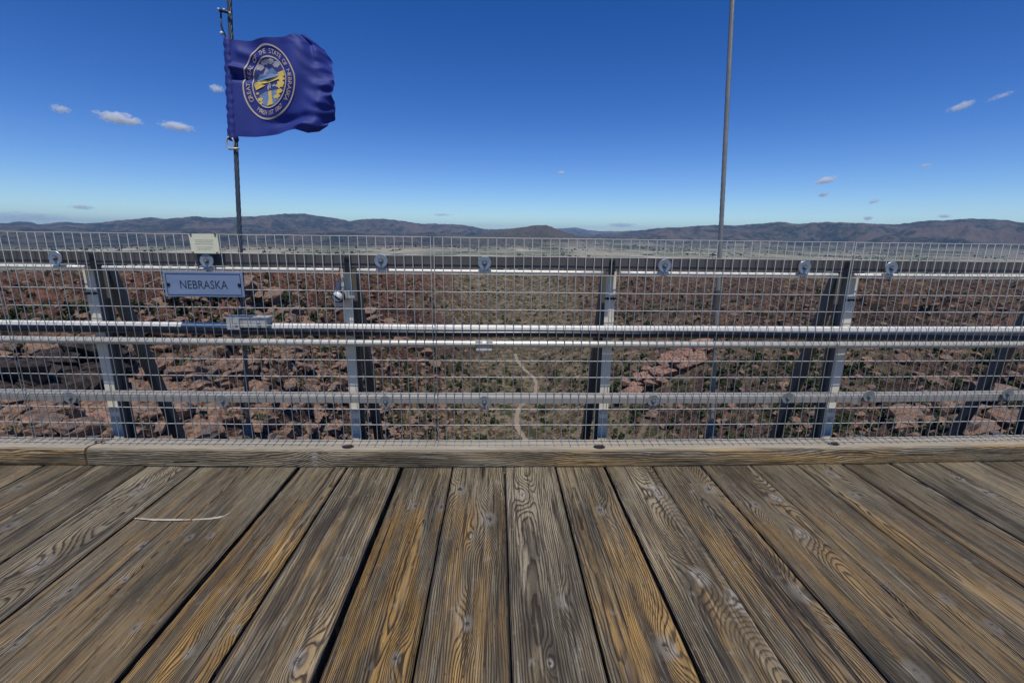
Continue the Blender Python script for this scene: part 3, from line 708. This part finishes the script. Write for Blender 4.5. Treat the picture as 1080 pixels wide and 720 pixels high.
# ---- ground material
t = NT('hillside_ground'); P = t.pos(); r = t.V('LENGTH', P); sp = t.sep(P)
nz = t.sep(t.node('ShaderNodeNewGeometry').outputs['Normal'])[2]
near_n = t.noise(P, .9, 6, .7); med = t.noise(P, .045, 5, .6); big = t.noise(P, .009, 4, .55); fine = t.noise(P, 3.2, 4, .7)
rocky = t.mix(t.ramp(fine, .35, .65), (.070,.042,.031), (.27,.165,.115))
rocky = t.mix(t.ramp(near_n, .47, .60), rocky, t.mix(fine, (.035,.026,.022), (.15,.115,.092)))
rocky = t.mix(t.ramp(t.noise(t.V('MULTIPLY', P, (1, 1, 2.2)), .32, 5, .65), .50, .62, 0, .8), rocky, (.040,.028,.023))
vo = t.node('ShaderNodeTexVoronoi', feature='DISTANCE_TO_EDGE'); t.put(vo.inputs['Vector'], t.V('ADD', P, t.V('SCALE', t.noise(P, .6, 3, .5, color=True), scale=1.6))); t.put(vo.inputs['Scale'], .55)
rocky = t.mix(t.ramp(vo.outputs[0], .0, .10, .9, 0), rocky, (.030,.022,.018))  # crevice shade put into the rock colour along the cracks
rocky = t.mix(t.ramp(t.noise(P, .12, 4, .6), .56, .68, 0, .8), rocky, t.mix(fine, (.16,.085,.055), (.34,.19,.13)))
sv = t.sep(P); stk = t.com(t.M('ADD', t.M('MULTIPLY', sv[0], .10), t.M('MULTIPLY', sv[2], .38)), t.M('MULTIPLY', sv[1], .045), t.M('MULTIPLY', sv[2], .08))
stn = t.noise(stk, 1., 6, .7)
rocky = t.mix(t.ramp(stn, .52, .60, 0, .85), rocky, (.030,.021,.017)); rocky = t.mix(t.ramp(stn, .40, .33, 0, .7), rocky, t.mix(fine, (.20,.115,.072), (.40,.255,.17)))  # diagonal dark and pale streaks stand in for relief shading
rocky = t.mix(t.ramp(sv[0], -10., -60., 0, .55), rocky, t.V('MULTIPLY', rocky, (1.35, .92, .80)))
soil = t.mix(t.ramp(t.M('ADD', t.M('MULTIPLY', near_n, .5), t.M('MULTIPLY', t.noise(P, .16, 4, .6), .5)), .42, .58), (.070,.052,.030), (.27,.205,.13))
soil = t.mix(t.ramp(t.noise(P, .25, 4, .6), .5, .62), soil, (.060,.068,.026))
fz = t.M('ADD', t.M('MULTIPLY', med, .7), t.M('MULTIPLY', big, .5))
steep = t.ramp(nz, .60, .88, 1, 0)
ctr = t.ramp(t.M('ABSOLUTE', t.M('SUBTRACT', sp[0], 12.)), 14., 90., 0, .24)
f_rock = t.ramp(t.M('ADD', t.M('ADD', t.M('ADD', fz, t.M('MULTIPLY', steep, .32)), t.M('MULTIPLY', near_n, .18)), ctr), .72, .98)
c = t.mix(f_rock, soil, rocky)
# the plain: pale grass, bare tan land, dark scrub
w = t.V('MULTIPLY', P, (1, .42, 0))
pn = t.noise(w, .0021, 5, .6); pn2 = t.noise(w, .009, 5, .65)
pl = t.mix(t.ramp(pn, .40, .60), (.150,.160,.095), (.36,.315,.22))
pl = t.mix(t.ramp(pn2, .54, .62), pl, (.050,.064,.040))
pl = t.mix(t.ramp(t.noise(w, .0045, 3, .5), .60, .66, 0, .8), pl, (.50,.45,.36))
c = t.mix(t.ramp(r, 560., 900.), c, pl)
# forested ranges with bare reddish outcrops
fo = t.M('ADD', t.M('MULTIPLY', t.noise(P, .012, 6, .75), .55), t.M('MULTIPLY', t.noise(P, .0032, 5, .65), .45)); fo2 = t.noise(P, .0011, 5, .65)
fr_ = t.mix(t.ramp(fo, .44, .58), (.018,.028,.024), (.165,.135,.095))
fr_ = t.mix(t.ramp(t.M('ADD', t.M('MULTIPLY', fo2, .8), t.M('MULTIPLY', fo, .2)), .50, .60, 0, .85), fr_, t.mix(fo, (.12,.085,.065), (.27,.19,.145)))
hi = t.ramp(t.M('ADD', sp[2], t.M('MULTIPLY', t.M('SUBTRACT', pn2, .5), 60.)), -96., -62.)
rs = t.M('ADD', t.M('ADD', r, t.M('MULTIPLY', t.M('SUBTRACT', pn2, .5), 2600.)), t.ramp(sp[0], -600., 1500., 1400., -1500.))
bd = t.V('LENGTH', t.V('MULTIPLY', t.V('SUBTRACT', P, (478., 5580., 0.)), (1, 1, 0)))
fr_ = t.mix(t.ramp(bd, 900., 1500., .75, 0), fr_, t.mix(fo, (.085,.072,.045), (.21,.17,.115)))
c = t.mix(t.M('MAXIMUM', t.M('MULTIPLY', t.ramp(r, 2900., 3600.), hi), t.ramp(rs, 4300., 5200.)), c, fr_)
hb = t.M('ADD', t.M('MULTIPLY', near_n, 1.), t.M('MULTIPLY', fine, .35))
b1 = t.node('ShaderNodeBump'); t.put(b1.inputs['Height'], hb); b1.inputs['Distance'].default_value = 1.6; b1.inputs['Strength'].default_value = .8
b2 = t.node('ShaderNodeBump'); t.put(b2.inputs['Height'], t.M('MULTIPLY', fo, t.ramp(r, 2500., 5000.))); b2.inputs['Distance'].default_value = 160.; b2.inputs['Strength'].default_value = 1.
t.t.links.new(b1.outputs[0], b2.inputs['Normal']); t.t.links.new(b2.outputs[0], t.bsdf.inputs['Normal'])
M_ground = t.fin(c, .95, 0, .15)
terr = npmesh('terrain', np.stack([X_, Y_, Z_], -1).reshape(-1, 3), F, M_ground, True)
tag(terr, 'rocky reddish gulch sides with scrub, a pale plain and forested mountain ranges beyond', 'terrain', kind='structure')
# dirt road
m = MB(); vs = []
for i in range(len(rc)):
    a = rc[min(i+1, len(rc)-1)] - rc[max(i-1, 0)]; a /= np.hypot(*a); n_ = np.array([-a[1], a[0]]); w = .95 + .16*sin(i*.7) + random.uniform(-.18, .18)
    for q in (-w, -w*.4, w*.4, w): vs.append((rc[i][0]+n_[0]*q, rc[i][1]+n_[1]*q, rz[i]+.16 - (.05 if abs(q) > 1 else 0)))
m.add(vs, [(4*i+k, 4*i+4+k, 4*i+5+k, 4*i+1+k) for i in range(len(rc)-1) for k in range(3)])
t = NT('pale_dirt'); P = t.pos(); M_dirt = t.fin(t.mix(t.noise(P, .8, 5, .6), (.17,.13,.085), (.36,.285,.20)), .95)
tag(m.build('dirt_road', M_dirt), 'pale winding dirt road on the floor of the gulch', 'road', kind='structure')

# ------------------------------------------------------------------ rocks
def hull_rock(seed, n=16):
    g = np.random.default_rng(seed); import bmesh
    p = g.normal(size=(n, 3)); p /= np.linalg.norm(p, axis=1)[:, None]; p *= g.uniform(.75, 1.1, (n, 1)); p *= np.array([1, .8, .62])
    bm = bmesh.new(); [bm.verts.new(q) for q in p]; bmesh.ops.convex_hull(bm, input=bm.verts); bmesh.ops.triangulate(bm, faces=bm.faces)
    bmesh.ops.delete(bm, geom=[v for v in bm.verts if not v.link_faces], context='VERTS')
    bm.verts.index_update(); V = np.array([v.co[:] for v in bm.verts]); F = np.array([[v.index for v in f.verts] for f in bm.faces]); bm.free(); return V, F
rocks = [hull_rock(s) for s in range(8)]
t = NT('boulder_granite'); P = t.pos(); o_ = t.coord()
a = t.noise(P, .35, 3); b = t.noise(P, 2.4, 6, .7)
c = t.mix(t.ramp(b, .3, .65), (.055,.033,.023), (.35,.215,.138)); c = t.mix(t.ramp(a, .50, .62, 0, .8), c, t.mix(b, (.045,.036,.032), (.30,.24,.20)))
t.bump(b, .35, .8); M_rock = t.fin(c, .9, 0, .2)
t = NT('pale_pink_granite'); P = t.pos(); b = t.noise(P, 1.6, 6, .7); t.bump(b, .3, .8); M_rockp = t.fin(t.mix(t.ramp(b, .35, .62), (.09,.050,.036), (.38,.23,.165)), .9, 0, .2)
t = NT('shadow_dark_rock'); P = t.pos(); b = t.noise(P, 1.6, 6, .7); t.bump(b, .3, .8); M_rockd = t.fin(t.mix(t.ramp(b, .35, .65), (.012,.010,.010), (.075,.055,.045)), .9, 0, .2)  # near-black base colour stands in for shadow on the left crags
def sample(n, azr, rmin, rmax, g, pw=1.):
    az = np.radians(g.uniform(*azr, n)); r = rmin*(rmax/rmin)**(g.uniform(0, 1, n)**pw); return r*np.sin(az), r*np.cos(az), r
def scatter(templates, n, azr, rmin, rmax, smin_, smax_, name, mat, seed, sink=.25, mask=None, pxmin=0, smooth=False):
    g = np.random.default_rng(seed); x, y, r = sample(n, azr, rmin, rmax, g)
    s = smin_*(smax_/smin_)**(g.uniform(0, 1, n)**2.2); s = np.maximum(s, r*pxmin)
    keep = np.ones(n, bool)
    if mask is not None: keep = mask(x, y, r, g)
    x, y, r, s = x[keep], y[keep], r[keep], s[keep]; z = ground(x, y)
    Vs, Fs, off = [], [], 0; k_ = g.integers(0, len(templates), len(x)); th = g.uniform(0, 2*pi, len(x))
    for k, (V, F) in enumerate(templates):
        q = np.where(k_ == k)[0]
        if len(q) == 0: continue
        c_, s_ = np.cos(th[q]), np.sin(th[q]); sc = s[q][:, None]; zs = g.uniform(.7, 1.25, len(q))[:, None]
        vx = (V[:,0]*c_[:,None] - V[:,1]*s_[:,None])*sc + x[q][:,None]; vy = (V[:,0]*s_[:,None] + V[:,1]*c_[:,None])*sc + y[q][:,None]
        vz = (V[:,2] - sink)*sc*zs + z[q][:,None]
        Vs.append(np.stack([vx, vy, vz], -1).reshape(-1, 3)); Fs.append((F[None] + (np.arange(len(q))*len(V))[:,None,None] + off).reshape(-1, F.shape[1])); off += len(q)*len(V)
    return npmesh(name, np.concatenate(Vs), np.concatenate(Fs), mat, smooth)
def rmask(x, y, r, g):
    rock = fbm(x, y, 150, 3, 77) + .1*fbm(x, y, 20, 2, 3); dc = np.abs(x-12)/np.maximum(14+.05*y, 1)
    return (g.uniform(0, 1, len(x)) < np.clip(.72 + 1.4*rock, .25, 1)*np.clip(dc*.55, .15, 1)) & offroad(x, y)
def offroad(x, y):
    ok = np.ones(len(x), bool)
    for a, b in rc[::4]: ok &= (x-a)**2 + (y-b)**2 > 5**2
    return ok
scree = scatter(rocks, 95000, (-56, 60), 36, 520, .14, 1.9, 'loose_rock', M_rock, 5, .05, rmask, .0015)
tag(scree, 'countless loose reddish rocks strewn over the gulch sides', 'rocks', kind='stuff')

# ------------------------------------------------------------------ shrubs
def shrub_tpl(seed, n, leaf):
    g = np.random.default_rng(seed); V = []; F = []
    lob = g.normal(size=(6, 3))*np.array([.42, .42, .25]) + np.array([0, 0, .62]); lr = g.uniform(.35, .62, 6)
    for i in range(n):
        k = g.integers(0, 6); d = g.normal(size=3); d /= np.linalg.norm(d); p = lob[k] + d*lr[k]*g.uniform(.55, 1.05)
        p[2] = max(p[2], .02); a = g.normal(size=3); a /= np.linalg.norm(a); b = np.cross(a, g.normal(size=3)); b /= np.linalg.norm(b)
        s = leaf*g.uniform(.6, 1.3); V += [p - a*s, p + b*s*.8, p + a*s, p - b*s*.6]; F.append([4*i, 4*i+1, 4*i+2, 4*i+3])
    return np.array(V), np.array(F)
sh_lo = [shrub_tpl(s, 34, .42) for s in range(5)]
def leafmat(name, a, b, sc=.5):
    t = NT(name); P = t.pos(); n = t.noise(P, sc, 2); n2 = t.noise(P, 6, 2)
    c = t.mix(t.M('ADD', t.M('MULTIPLY', n, .6), t.M('MULTIPLY', n2, .4)), a, b); return t.fin(c, .85, 0, .1)
M_jun = leafmat('juniper_foliage', (.022,.034,.014), (.060,.075,.028), .12)
M_dry = leafmat('dry_scrub', (.10,.085,.045), (.19,.165,.085), .12)
M_grn = leafmat('fresh_scrub', (.045,.060,.020), (.11,.125,.045), .12)
def gmask(den, s):
    def f(x, y, r, g):
        return (g.uniform(0, 1, len(x)) < np.clip(den + 1.5*fbm(x, y, 60, 3, s), .05, 1)) & offroad(x, y) & (r > 30)
    return f
o = scatter(sh_lo, 17000, (-58, 62), 95, 640, .5, 1.8, 'juniper_scrub', M_jun, 21, .1, gmask(.5, 11), .0018); tag(o, 'dark green juniper scrub dotted all over the far gulch sides', 'scrub', kind='stuff')
o = scatter(sh_lo, 9000, (-58, 62), 45, 600, .3, .9, 'dry_scrub', M_dry, 22, .1, gmask(.45, 12), .0015); tag(o, 'dry tan brush between the rocks', 'brush', kind='stuff')
o = scatter(sh_lo, 5000, (-58, 62), 40, 500, .25, .8, 'green_scrub', M_grn, 23, .1, gmask(.35, 13), .0014); tag(o, 'fresh green low brush on the gulch floor and sides', 'brush', kind='stuff')
o = scatter(sh_lo, 9000, (-56, 60), 900, 5200, 3., 9., 'plain_trees', M_jun, 24, .1, lambda x, y, r, g: g.uniform(0, 1, len(x)) < np.clip(.25+2.2*fbm(x, y*.5, 500, 3, 19), 0, 1), .0011); tag(o, 'far off belts of dark trees on the plain', 'woodland', kind='stuff')

# individual bushes and boulders, nearest and largest in view
sh_hi = []
for s in range(6):
    V, F = shrub_tpl(100+s, 420, .10); me_ = npmesh('juniper_bush', V, F, (M_jun, M_grn, M_jun)[s % 3], False); sh_hi.append(me_)
def frame_ok(x, y): 
    a = np.degrees(np.arctan2(x, y)); return (a > -47.5) & (a < 51)
proto_used = set()
def put(protos, k, x, y, s, sink, g, label, cat, group=None, zs=1.):
    src = protos[k]
    if k in proto_used_by.setdefault(id(protos), set()): o = src.copy(); col.objects.link(o)
    else: o = src; proto_used_by[id(protos)].add(k)
    o.location = (x, y, float(ground(x, y)[0]) - sink*s); o.scale = (s, s*g.uniform(.8, 1.2), s*zs); o.rotation_euler = (0, 0, g.uniform(0, 6.28))
    tag(o, label, cat, group); return o
proto_used_by = {}
g = np.random.default_rng(404); cnt = dict(l=0, c=0, r=0); tries = 0
while sum(cnt.values()) < 210 and tries < 5000:
    tries += 1
    az = g.uniform(-47, 50.5); r = 52*(300/52)**g.uniform(0, 1); x = r*sin(R(az)); y = r*cos(R(az))
    if not offroad(np.array([x]), np.array([y]))[0]: continue
    reg = 'l' if az < -14 else ('r' if az > 16 else 'c')
    if cnt[reg] >= 70: continue
    cnt[reg] += 1
    L_ = {'l': ('juniper bush among the red rocks of the left gulch side', 'juniper bushes on the left slope'),
          'c': ('juniper bush low down near the winding dirt road', 'juniper bushes in the gulch'),
          'r': ('juniper bush among the rocks of the right gulch side', 'juniper bushes on the right slope')}[reg]
    put(sh_hi, int(g.integers(0, 6)), x, y, g.uniform(.28, .6)*(1 + r/200), .08, g, L_[0], 'bush', L_[1], g.uniform(.75, 1.15))
import bmesh
rk_hi = []
for s in range(6):
    V, F = hull_rock(300+s, 22)
    bm = bmesh.new(); vv = [bm.verts.new(q) for q in V]; [bm.faces.new([vv[i] for i in f]) for f in F]
    bmesh.ops.subdivide_edges(bm, edges=bm.edges, cuts=3, use_grid_fill=True)
    gg = np.random.default_rng(s)
    for v in bm.verts:
        c_ = np.array(v.co); n_ = .10*float(perlin(np.array([c_[0]*2.5+s*9]), np.array([c_[1]*2.5+c_[2]*3]), 4)[0]) + .05*float(perlin(np.array([c_[0]*7]), np.array([c_[2]*8+c_[1]*5]), 8)[0])
        v.co *= 1 + n_
    me_ = bpy.data.meshes.new('boulder'); bm.to_mesh(me_); bm.free(); me_.materials.append((M_rock, M_rockp)[s == 5]); o = bpy.data.objects.new('boulder', me_); col.objects.link(o); rk_hi.append(o)
cnt = dict(l=0, c=0, r=0); tries = 0
while sum(cnt.values()) < 165 and tries < 5000:
    tries += 1
    az = g.uniform(-47, 50.5); r = 42*(230/42)**g.uniform(0, 1); x = r*sin(R(az)); y = r*cos(R(az))
    if not offroad(np.array([x]), np.array([y]))[0]: continue
    reg = 'l' if az < -14 else ('r' if az > 16 else 'c')
    if cnt[reg] >= (70 if reg != 'c' else 30): continue
    cnt[reg] += 1
    L_ = {'l': ('reddish granite boulder on the left gulch side', 'boulders on the left slope'),
          'c': ('reddish granite boulder on the lower slopes by the dirt road', 'boulders in the gulch'),
          'r': ('reddish granite boulder on the right gulch side', 'boulders on the right slope')}[reg]
    put(rk_hi, int(g.integers(0, 5)), x, y, g.uniform(.6, 1.7)*(1 + r/160), .22, g, L_[0], 'boulder', L_[1])
def dirpt(az, r): return r*sin(R(az)), r*cos(R(az))
for az, r, s, lab in ((-41.3, 50, 2.6, 'big pale pink boulder low at the left, below the lower rail beside the first post'), (-39.0, 47, .9, 'small pink rock at the foot of the big pale pink boulder')):
    x, y = dirpt(az, r); put(rk_hi, 5, x, y, s, .15, g, lab, 'boulder', None)
x, y = dirpt(-37.6, 45); b_ = put(sh_hi, 1, x, y, 1.1, .05, g, 'bright green bush right of the big pale pink boulder', 'bush', None, .7)
# rock outcrops: stacked slabs
def outcrop(name, az, r, s, label, seed, mat=M_rockp, n=26, spread=(2.6,.9)):
    g = np.random.default_rng(seed); x0, y0 = dirpt(az, r); V_, F_, off = [], [], 0
    for i in range(n):
        V, F = rocks[g.integers(0, 8)]; sc = s*g.uniform(.28, .8); th = g.uniform(-.5, .5)
        dx, dy = g.normal()*s*spread[0]*.5, g.normal()*s*spread[1]*.6
        W = V*np.array([1.25, 1, 1.0])*sc*.75; c_, s_ = cos(th), sin(th)
        W = np.stack([W[:,0]*c_ - W[:,2]*s_*.5, W[:,1], W[:,2] + W[:,0]*s_*.4], -1)
        z = float(ground(x0+dx, y0+dy)[0]); W = W + np.array([dx, dy, z + sc*.25 + max(0, s*.5*(1-abs(dx)/(s*2)))*g.uniform(0, 1)])
        V_.append(W); F_.append(F+off); off += len(V)
    V_ = np.concatenate(V_) - np.array([0, 0, float(ground(x0, y0)[0])])
    o = npmesh(name, V_, np.concatenate(F_), mat); o.location = (x0, y0, float(ground(x0, y0)[0])); tag(o, label, 'rock outcrop')
outcrop('rock_outcrop', 22.5, 170, 7, 'pinkish slab outcrop right of the third post, below the top rail', 1, M_rockp, 60)
outcrop('rock_outcrop', 27.5, 95, 3.6, 'layered pink slabs between the mid and lower rails, left of the right cable', 2, M_rockp, 70)
outcrop('rock_outcrop', 41.5, 78, 3.4, 'dark craggy outcrop above the lower rail right of the fourth post', 3, M_rock, 70)
outcrop('rock_outcrop', -30, 120, 7, 'broad red crag seen under the top rail left of the second post', 4, M_rock, 90, (2.0, .8))
outcrop('rock_outcrop', -12, 210, 6, 'red crag just right of the second post', 6, M_rock, 60)
outcrop('rock_outcrop', -44, 85, 5, 'dark red crag at the far left edge', 5, M_rock, 70)
outcrop('rock_outcrop', 47, 130, 6, 'brown crag at the right edge under the top rail', 8, M_rock, 70)

# ------------------------------------------------------------------ distant buildings on the plain
t = NT('pale_render'); M_hw = t.fin(t.mix(t.noise(t.pos(), .05), (.45,.43,.40), (.75,.73,.70)), .8)
t = NT('brown_shingle'); M_hr = t.fin(t.mix(t.noise(t.pos(), .05), (.12,.09,.07), (.30,.24,.20)), .8)
m = MB(); m.box((-9, -6, -2), (9, 6, 4)); hw = m.build('house', M_hw)
m = MB(); m.add([(-10,-7,4.01),(10,-7,4.01),(10,7,4.01),(-10,7,4.01),(-10,0,7.6),(10,0,7.6)], [(0,1,5,4),(2,3,4,5),(0,4,3),(1,2,5),(3,2,1,0)]); hr = m.build('roof', M_hr, hw)
g = np.random.default_rng(77)
for i in range(70):
    az = g.uniform(10, 47) if i > 12 else g.uniform(-20, 8); r = g.uniform(2700, 5200); x, y = dirpt(az, r); z = float(ground(x, y)[0])
    if i == 0: o = hw
    else:
        o = hw.copy(); col.objects.link(o); c_ = hr.copy(); col.objects.link(c_); c_.parent = o
    o.location = (x, y, z); o.rotation_euler = (0, 0, g.uniform(0, 3)); s = g.uniform(.6, 1.3); o.scale = (s*g.uniform(.7, 1.8), s, s)
    tag(o, 'tiny pale house far off on the plain', 'house', 'far houses on the plain')

outcrop('rock_outcrop', -45.6, 58, 3.6, 'added crag coloured near black for shadow at the left edge beside the big pale pink boulder', 12, M_rockd, 60, (1.6, 1.0))  # crags added to carry dark shadow shapes in their colour
outcrop('rock_outcrop', -42.6, 66, 3.4, 'added crag coloured near black for shadow behind the first post, above the big pale pink boulder', 13, M_rockd, 60, (1.6, 1.0))
# ------------------------------------------------------------------ clouds
def cloudmat(i, dens):
    m = bpy.data.materials.new('cloud_vapour'); m.use_nodes = True; t_ = NT('x_tmp'); bpy.data.materials.remove(m); t = t_; t.m.name = 'cloud_vapour'
    t.n.remove(t.bsdf); P = t.coord()
    n = t.noise(t.V('ADD', t.V('MULTIPLY', P, (4.2, 2.2, 2.0)), (i*3.7, i*1.3, 0)), 1.0, 6, .68)
    f = t.M('SUBTRACT', n, t.M('ADD', t.M('MULTIPLY', t.V('LENGTH', P), .34), .25)); f = t.M('MULTIPLY', f, 7., clamp=True)
    pv = t.node('ShaderNodeVolumePrincipled'); t.put(pv.inputs['Density'], t.M('MULTIPLY', f, dens)); pv.inputs['Color'].default_value = (1, 1, 1, 1); pv.inputs['Anisotropy'].default_value = -.35
    t.t.links.new(pv.outputs[0], t.out.inputs['Volume']); return t.m
CD = 1.3
CL = [(-39.9,9.6,1.0,.42,6000,.9,'faint small cloud left of the long cloud pair'), (-36.1,9.45,2.6,.62,6000,1.9,'long ragged white cloud high at the left'),
      (-31.9,9.35,2.1,.5,6000,1.5,'white cloud just right of the long ragged one at the left'), (-28.3,13.0,.9,.42,6500,1.2,'small cloud touching the flag hoist'),
      (-39.7,1.75,1.5,.26,17000,.7,'flat white cloud just above the left mountains'), (-43.5,.85,4.5,.55,31000,.35,'bank of white cloud on the skyline at far left'),
      (7.33,6.85,.7,.24,9000,1.,'tiny cloud in the middle of the sky'), (34.1,5.45,1.5,.40,9000,1.8,'bright slanting cloud right of the right cable'),
      (34.1,4.1,.7,.24,9000,1.3,'small cloud just under the bright slanting one'), (38.2,3.35,.8,.22,9500,1.,'small slanting cloud above the right mountains'),
      (41.5,6.3,.7,.2,9000,.6,'faint little cloud high at the right'), (43.0,10.8,1.5,.38,7500,.9,'wispy cloud near the top right corner'),
      (45.3,11.2,1.3,.25,7500,.4,'very faint streak right of the top right wispy cloud'), (38.0,1.85,.6,.25,20000,1.4,'tiny white cloud on the skyline at right'),
      (43.4,1.95,.7,.2,20000,1.3,'tiny white cloud behind the far right summit'), (14.5,1.1,2.6,.3,26000,1.,'low white cloud bank behind the central far ridge'),
      (-6.5,2.0,2.0,.22,22000,.5,'faint low cloud over the centre left mountains')]
for i, (az, el, w, h, dist, dn, lab) in enumerate(CL):
    az_, el_ = R(az), R(el); p = Vector((sin(az_)*cos(el_), cos(az_)*cos(el_), sin(el_)))*dist
    bm = bmesh.new(); bmesh.ops.create_icosphere(bm, subdivisions=2, radius=1.0); me_ = bpy.data.meshes.new('cloud'); bm.to_mesh(me_); bm.free()
    hh = dist*R(h)*1.0; me_.materials.append(cloudmat(i, dn*CD/hh)); o = bpy.data.objects.new('cloud', me_); col.objects.link(o)
    o.location = p; o.scale = (dist*R(w)*.80, hh*1.6, hh); tilt = {7: -.25, 8: -.2, 9: -.3, 11: -.3, 12: -.3}.get(i, .08 if i < 4 else 0)
    o.rotation_euler = Euler((0, tilt, -az_)); tag(o, lab, 'cloud')

# ------------------------------------------------------------------ haze
m = MB(); m.box((-30000, -30000, -215), (30000, 30000, 452)); o = m.build('haze', None)
hm = bpy.data.materials.new('haze'); hm.use_nodes = True; hm.node_tree.nodes.clear()
out = hm.node_tree.nodes.new('ShaderNodeOutputMaterial'); pv = hm.node_tree.nodes.new('ShaderNodeVolumePrincipled')
pv.inputs['Color'].default_value = (.42, .68, 1., 1); pv.inputs['Density'].default_value = 3.8e-5; pv.inputs['Anisotropy'].default_value = .1
hm.node_tree.links.new(pv.outputs[0], out.inputs['Volume']); o.data.materials.append(hm); tag(o, 'thin blue haze in the air over the distant ranges', 'haze', kind='stuff')

# ------------------------------------------------------------------ sky, sun, camera
SE = 68.
w = bpy.data.worlds.new('World'); scene.world = w; w.use_nodes = True; nt = w.node_tree
bg = nt.nodes['Background']; sk = nt.nodes.new('ShaderNodeTexSky'); sk.sky_type = 'NISHITA'; sk.sun_disc = False
sk.sun_elevation = R(SE); sk.sun_rotation = R(180); sk.altitude = 2000; sk.air_density = 1.0; sk.dust_density = .2; sk.ozone_density = 2.5
hs = nt.nodes.new('ShaderNodeHueSaturation'); hs.inputs['Saturation'].default_value = 1.40
nt.links.new(sk.outputs[0], hs.inputs['Color']); # deepen the upper sky a little more than the sky model does at this altitude
sp_ = nt.nodes.new('ShaderNodeSeparateColor'); cb_ = nt.nodes.new('ShaderNodeCombineColor'); nt.links.new(hs.outputs[0], sp_.inputs[0])
for i, (a_, g_) in enumerate(((.86, 1.0), (1.0, 1.26), (1.08, 1.25))):
    m1 = nt.nodes.new('ShaderNodeMath'); m1.operation = 'MULTIPLY'; m1.inputs[1].default_value = .12; nt.links.new(sp_.outputs[i], m1.inputs[0])
    m2 = nt.nodes.new('ShaderNodeMath'); m2.operation = 'POWER'; m2.inputs[1].default_value = g_; nt.links.new(m1.outputs[0], m2.inputs[0])
    m3 = nt.nodes.new('ShaderNodeMath'); m3.operation = 'MULTIPLY'; m3.inputs[1].default_value = a_/.12; nt.links.new(m2.outputs[0], m3.inputs[0]); nt.links.new(m3.outputs[0], cb_.inputs[i])
nt.links.new(cb_.outputs[0], bg.inputs[0]); bg.inputs[1].default_value = .12
sun = bpy.data.lights.new('sun', 'SUN'); sun.energy = 3.6; sun.angle = R(.53); sun.color = (1, .965, .915)
so = bpy.data.objects.new('sun', sun); col.objects.link(so); so.rotation_euler = Vector((0.0, cos(R(SE)), -sin(R(SE)))).to_track_quat('-Z', 'Y').to_euler()

cam = bpy.data.cameras.new('camera'); co = bpy.data.objects.new('camera', cam); col.objects.link(co); scene.camera = co
cam.sensor_width = 36; cam.sensor_fit = 'HORIZONTAL'; cam.lens = 36*495/1080; cam.clip_start = .05; cam.clip_end = 80000
P_, Yw, Ro = R(12.97), R(1.9), R(.75)
f = Vector((sin(Yw)*cos(P_), cos(Yw)*cos(P_), -sin(P_))); r_ = Vector((cos(Yw), -sin(Yw), 0)); u_ = r_.cross(f)
r2 = cos(Ro)*r_ + sin(Ro)*u_; u2 = -sin(Ro)*r_ + cos(Ro)*u_
M = Matrix((r2, u2, -f)).transposed().to_4x4(); M.translation = (0, 0, H); co.matrix_world = M
scene.cycles.volume_bounces = 20
scene.render.resolution_x = 1024; scene.render.resolution_y = 682
scene.view_settings.view_transform = 'Standard'; scene.view_settings.look = 'None'; scene.view_settings.exposure = 0; scene.view_settings.gamma = 1
scene.view_settings.use_curve_mapping = False
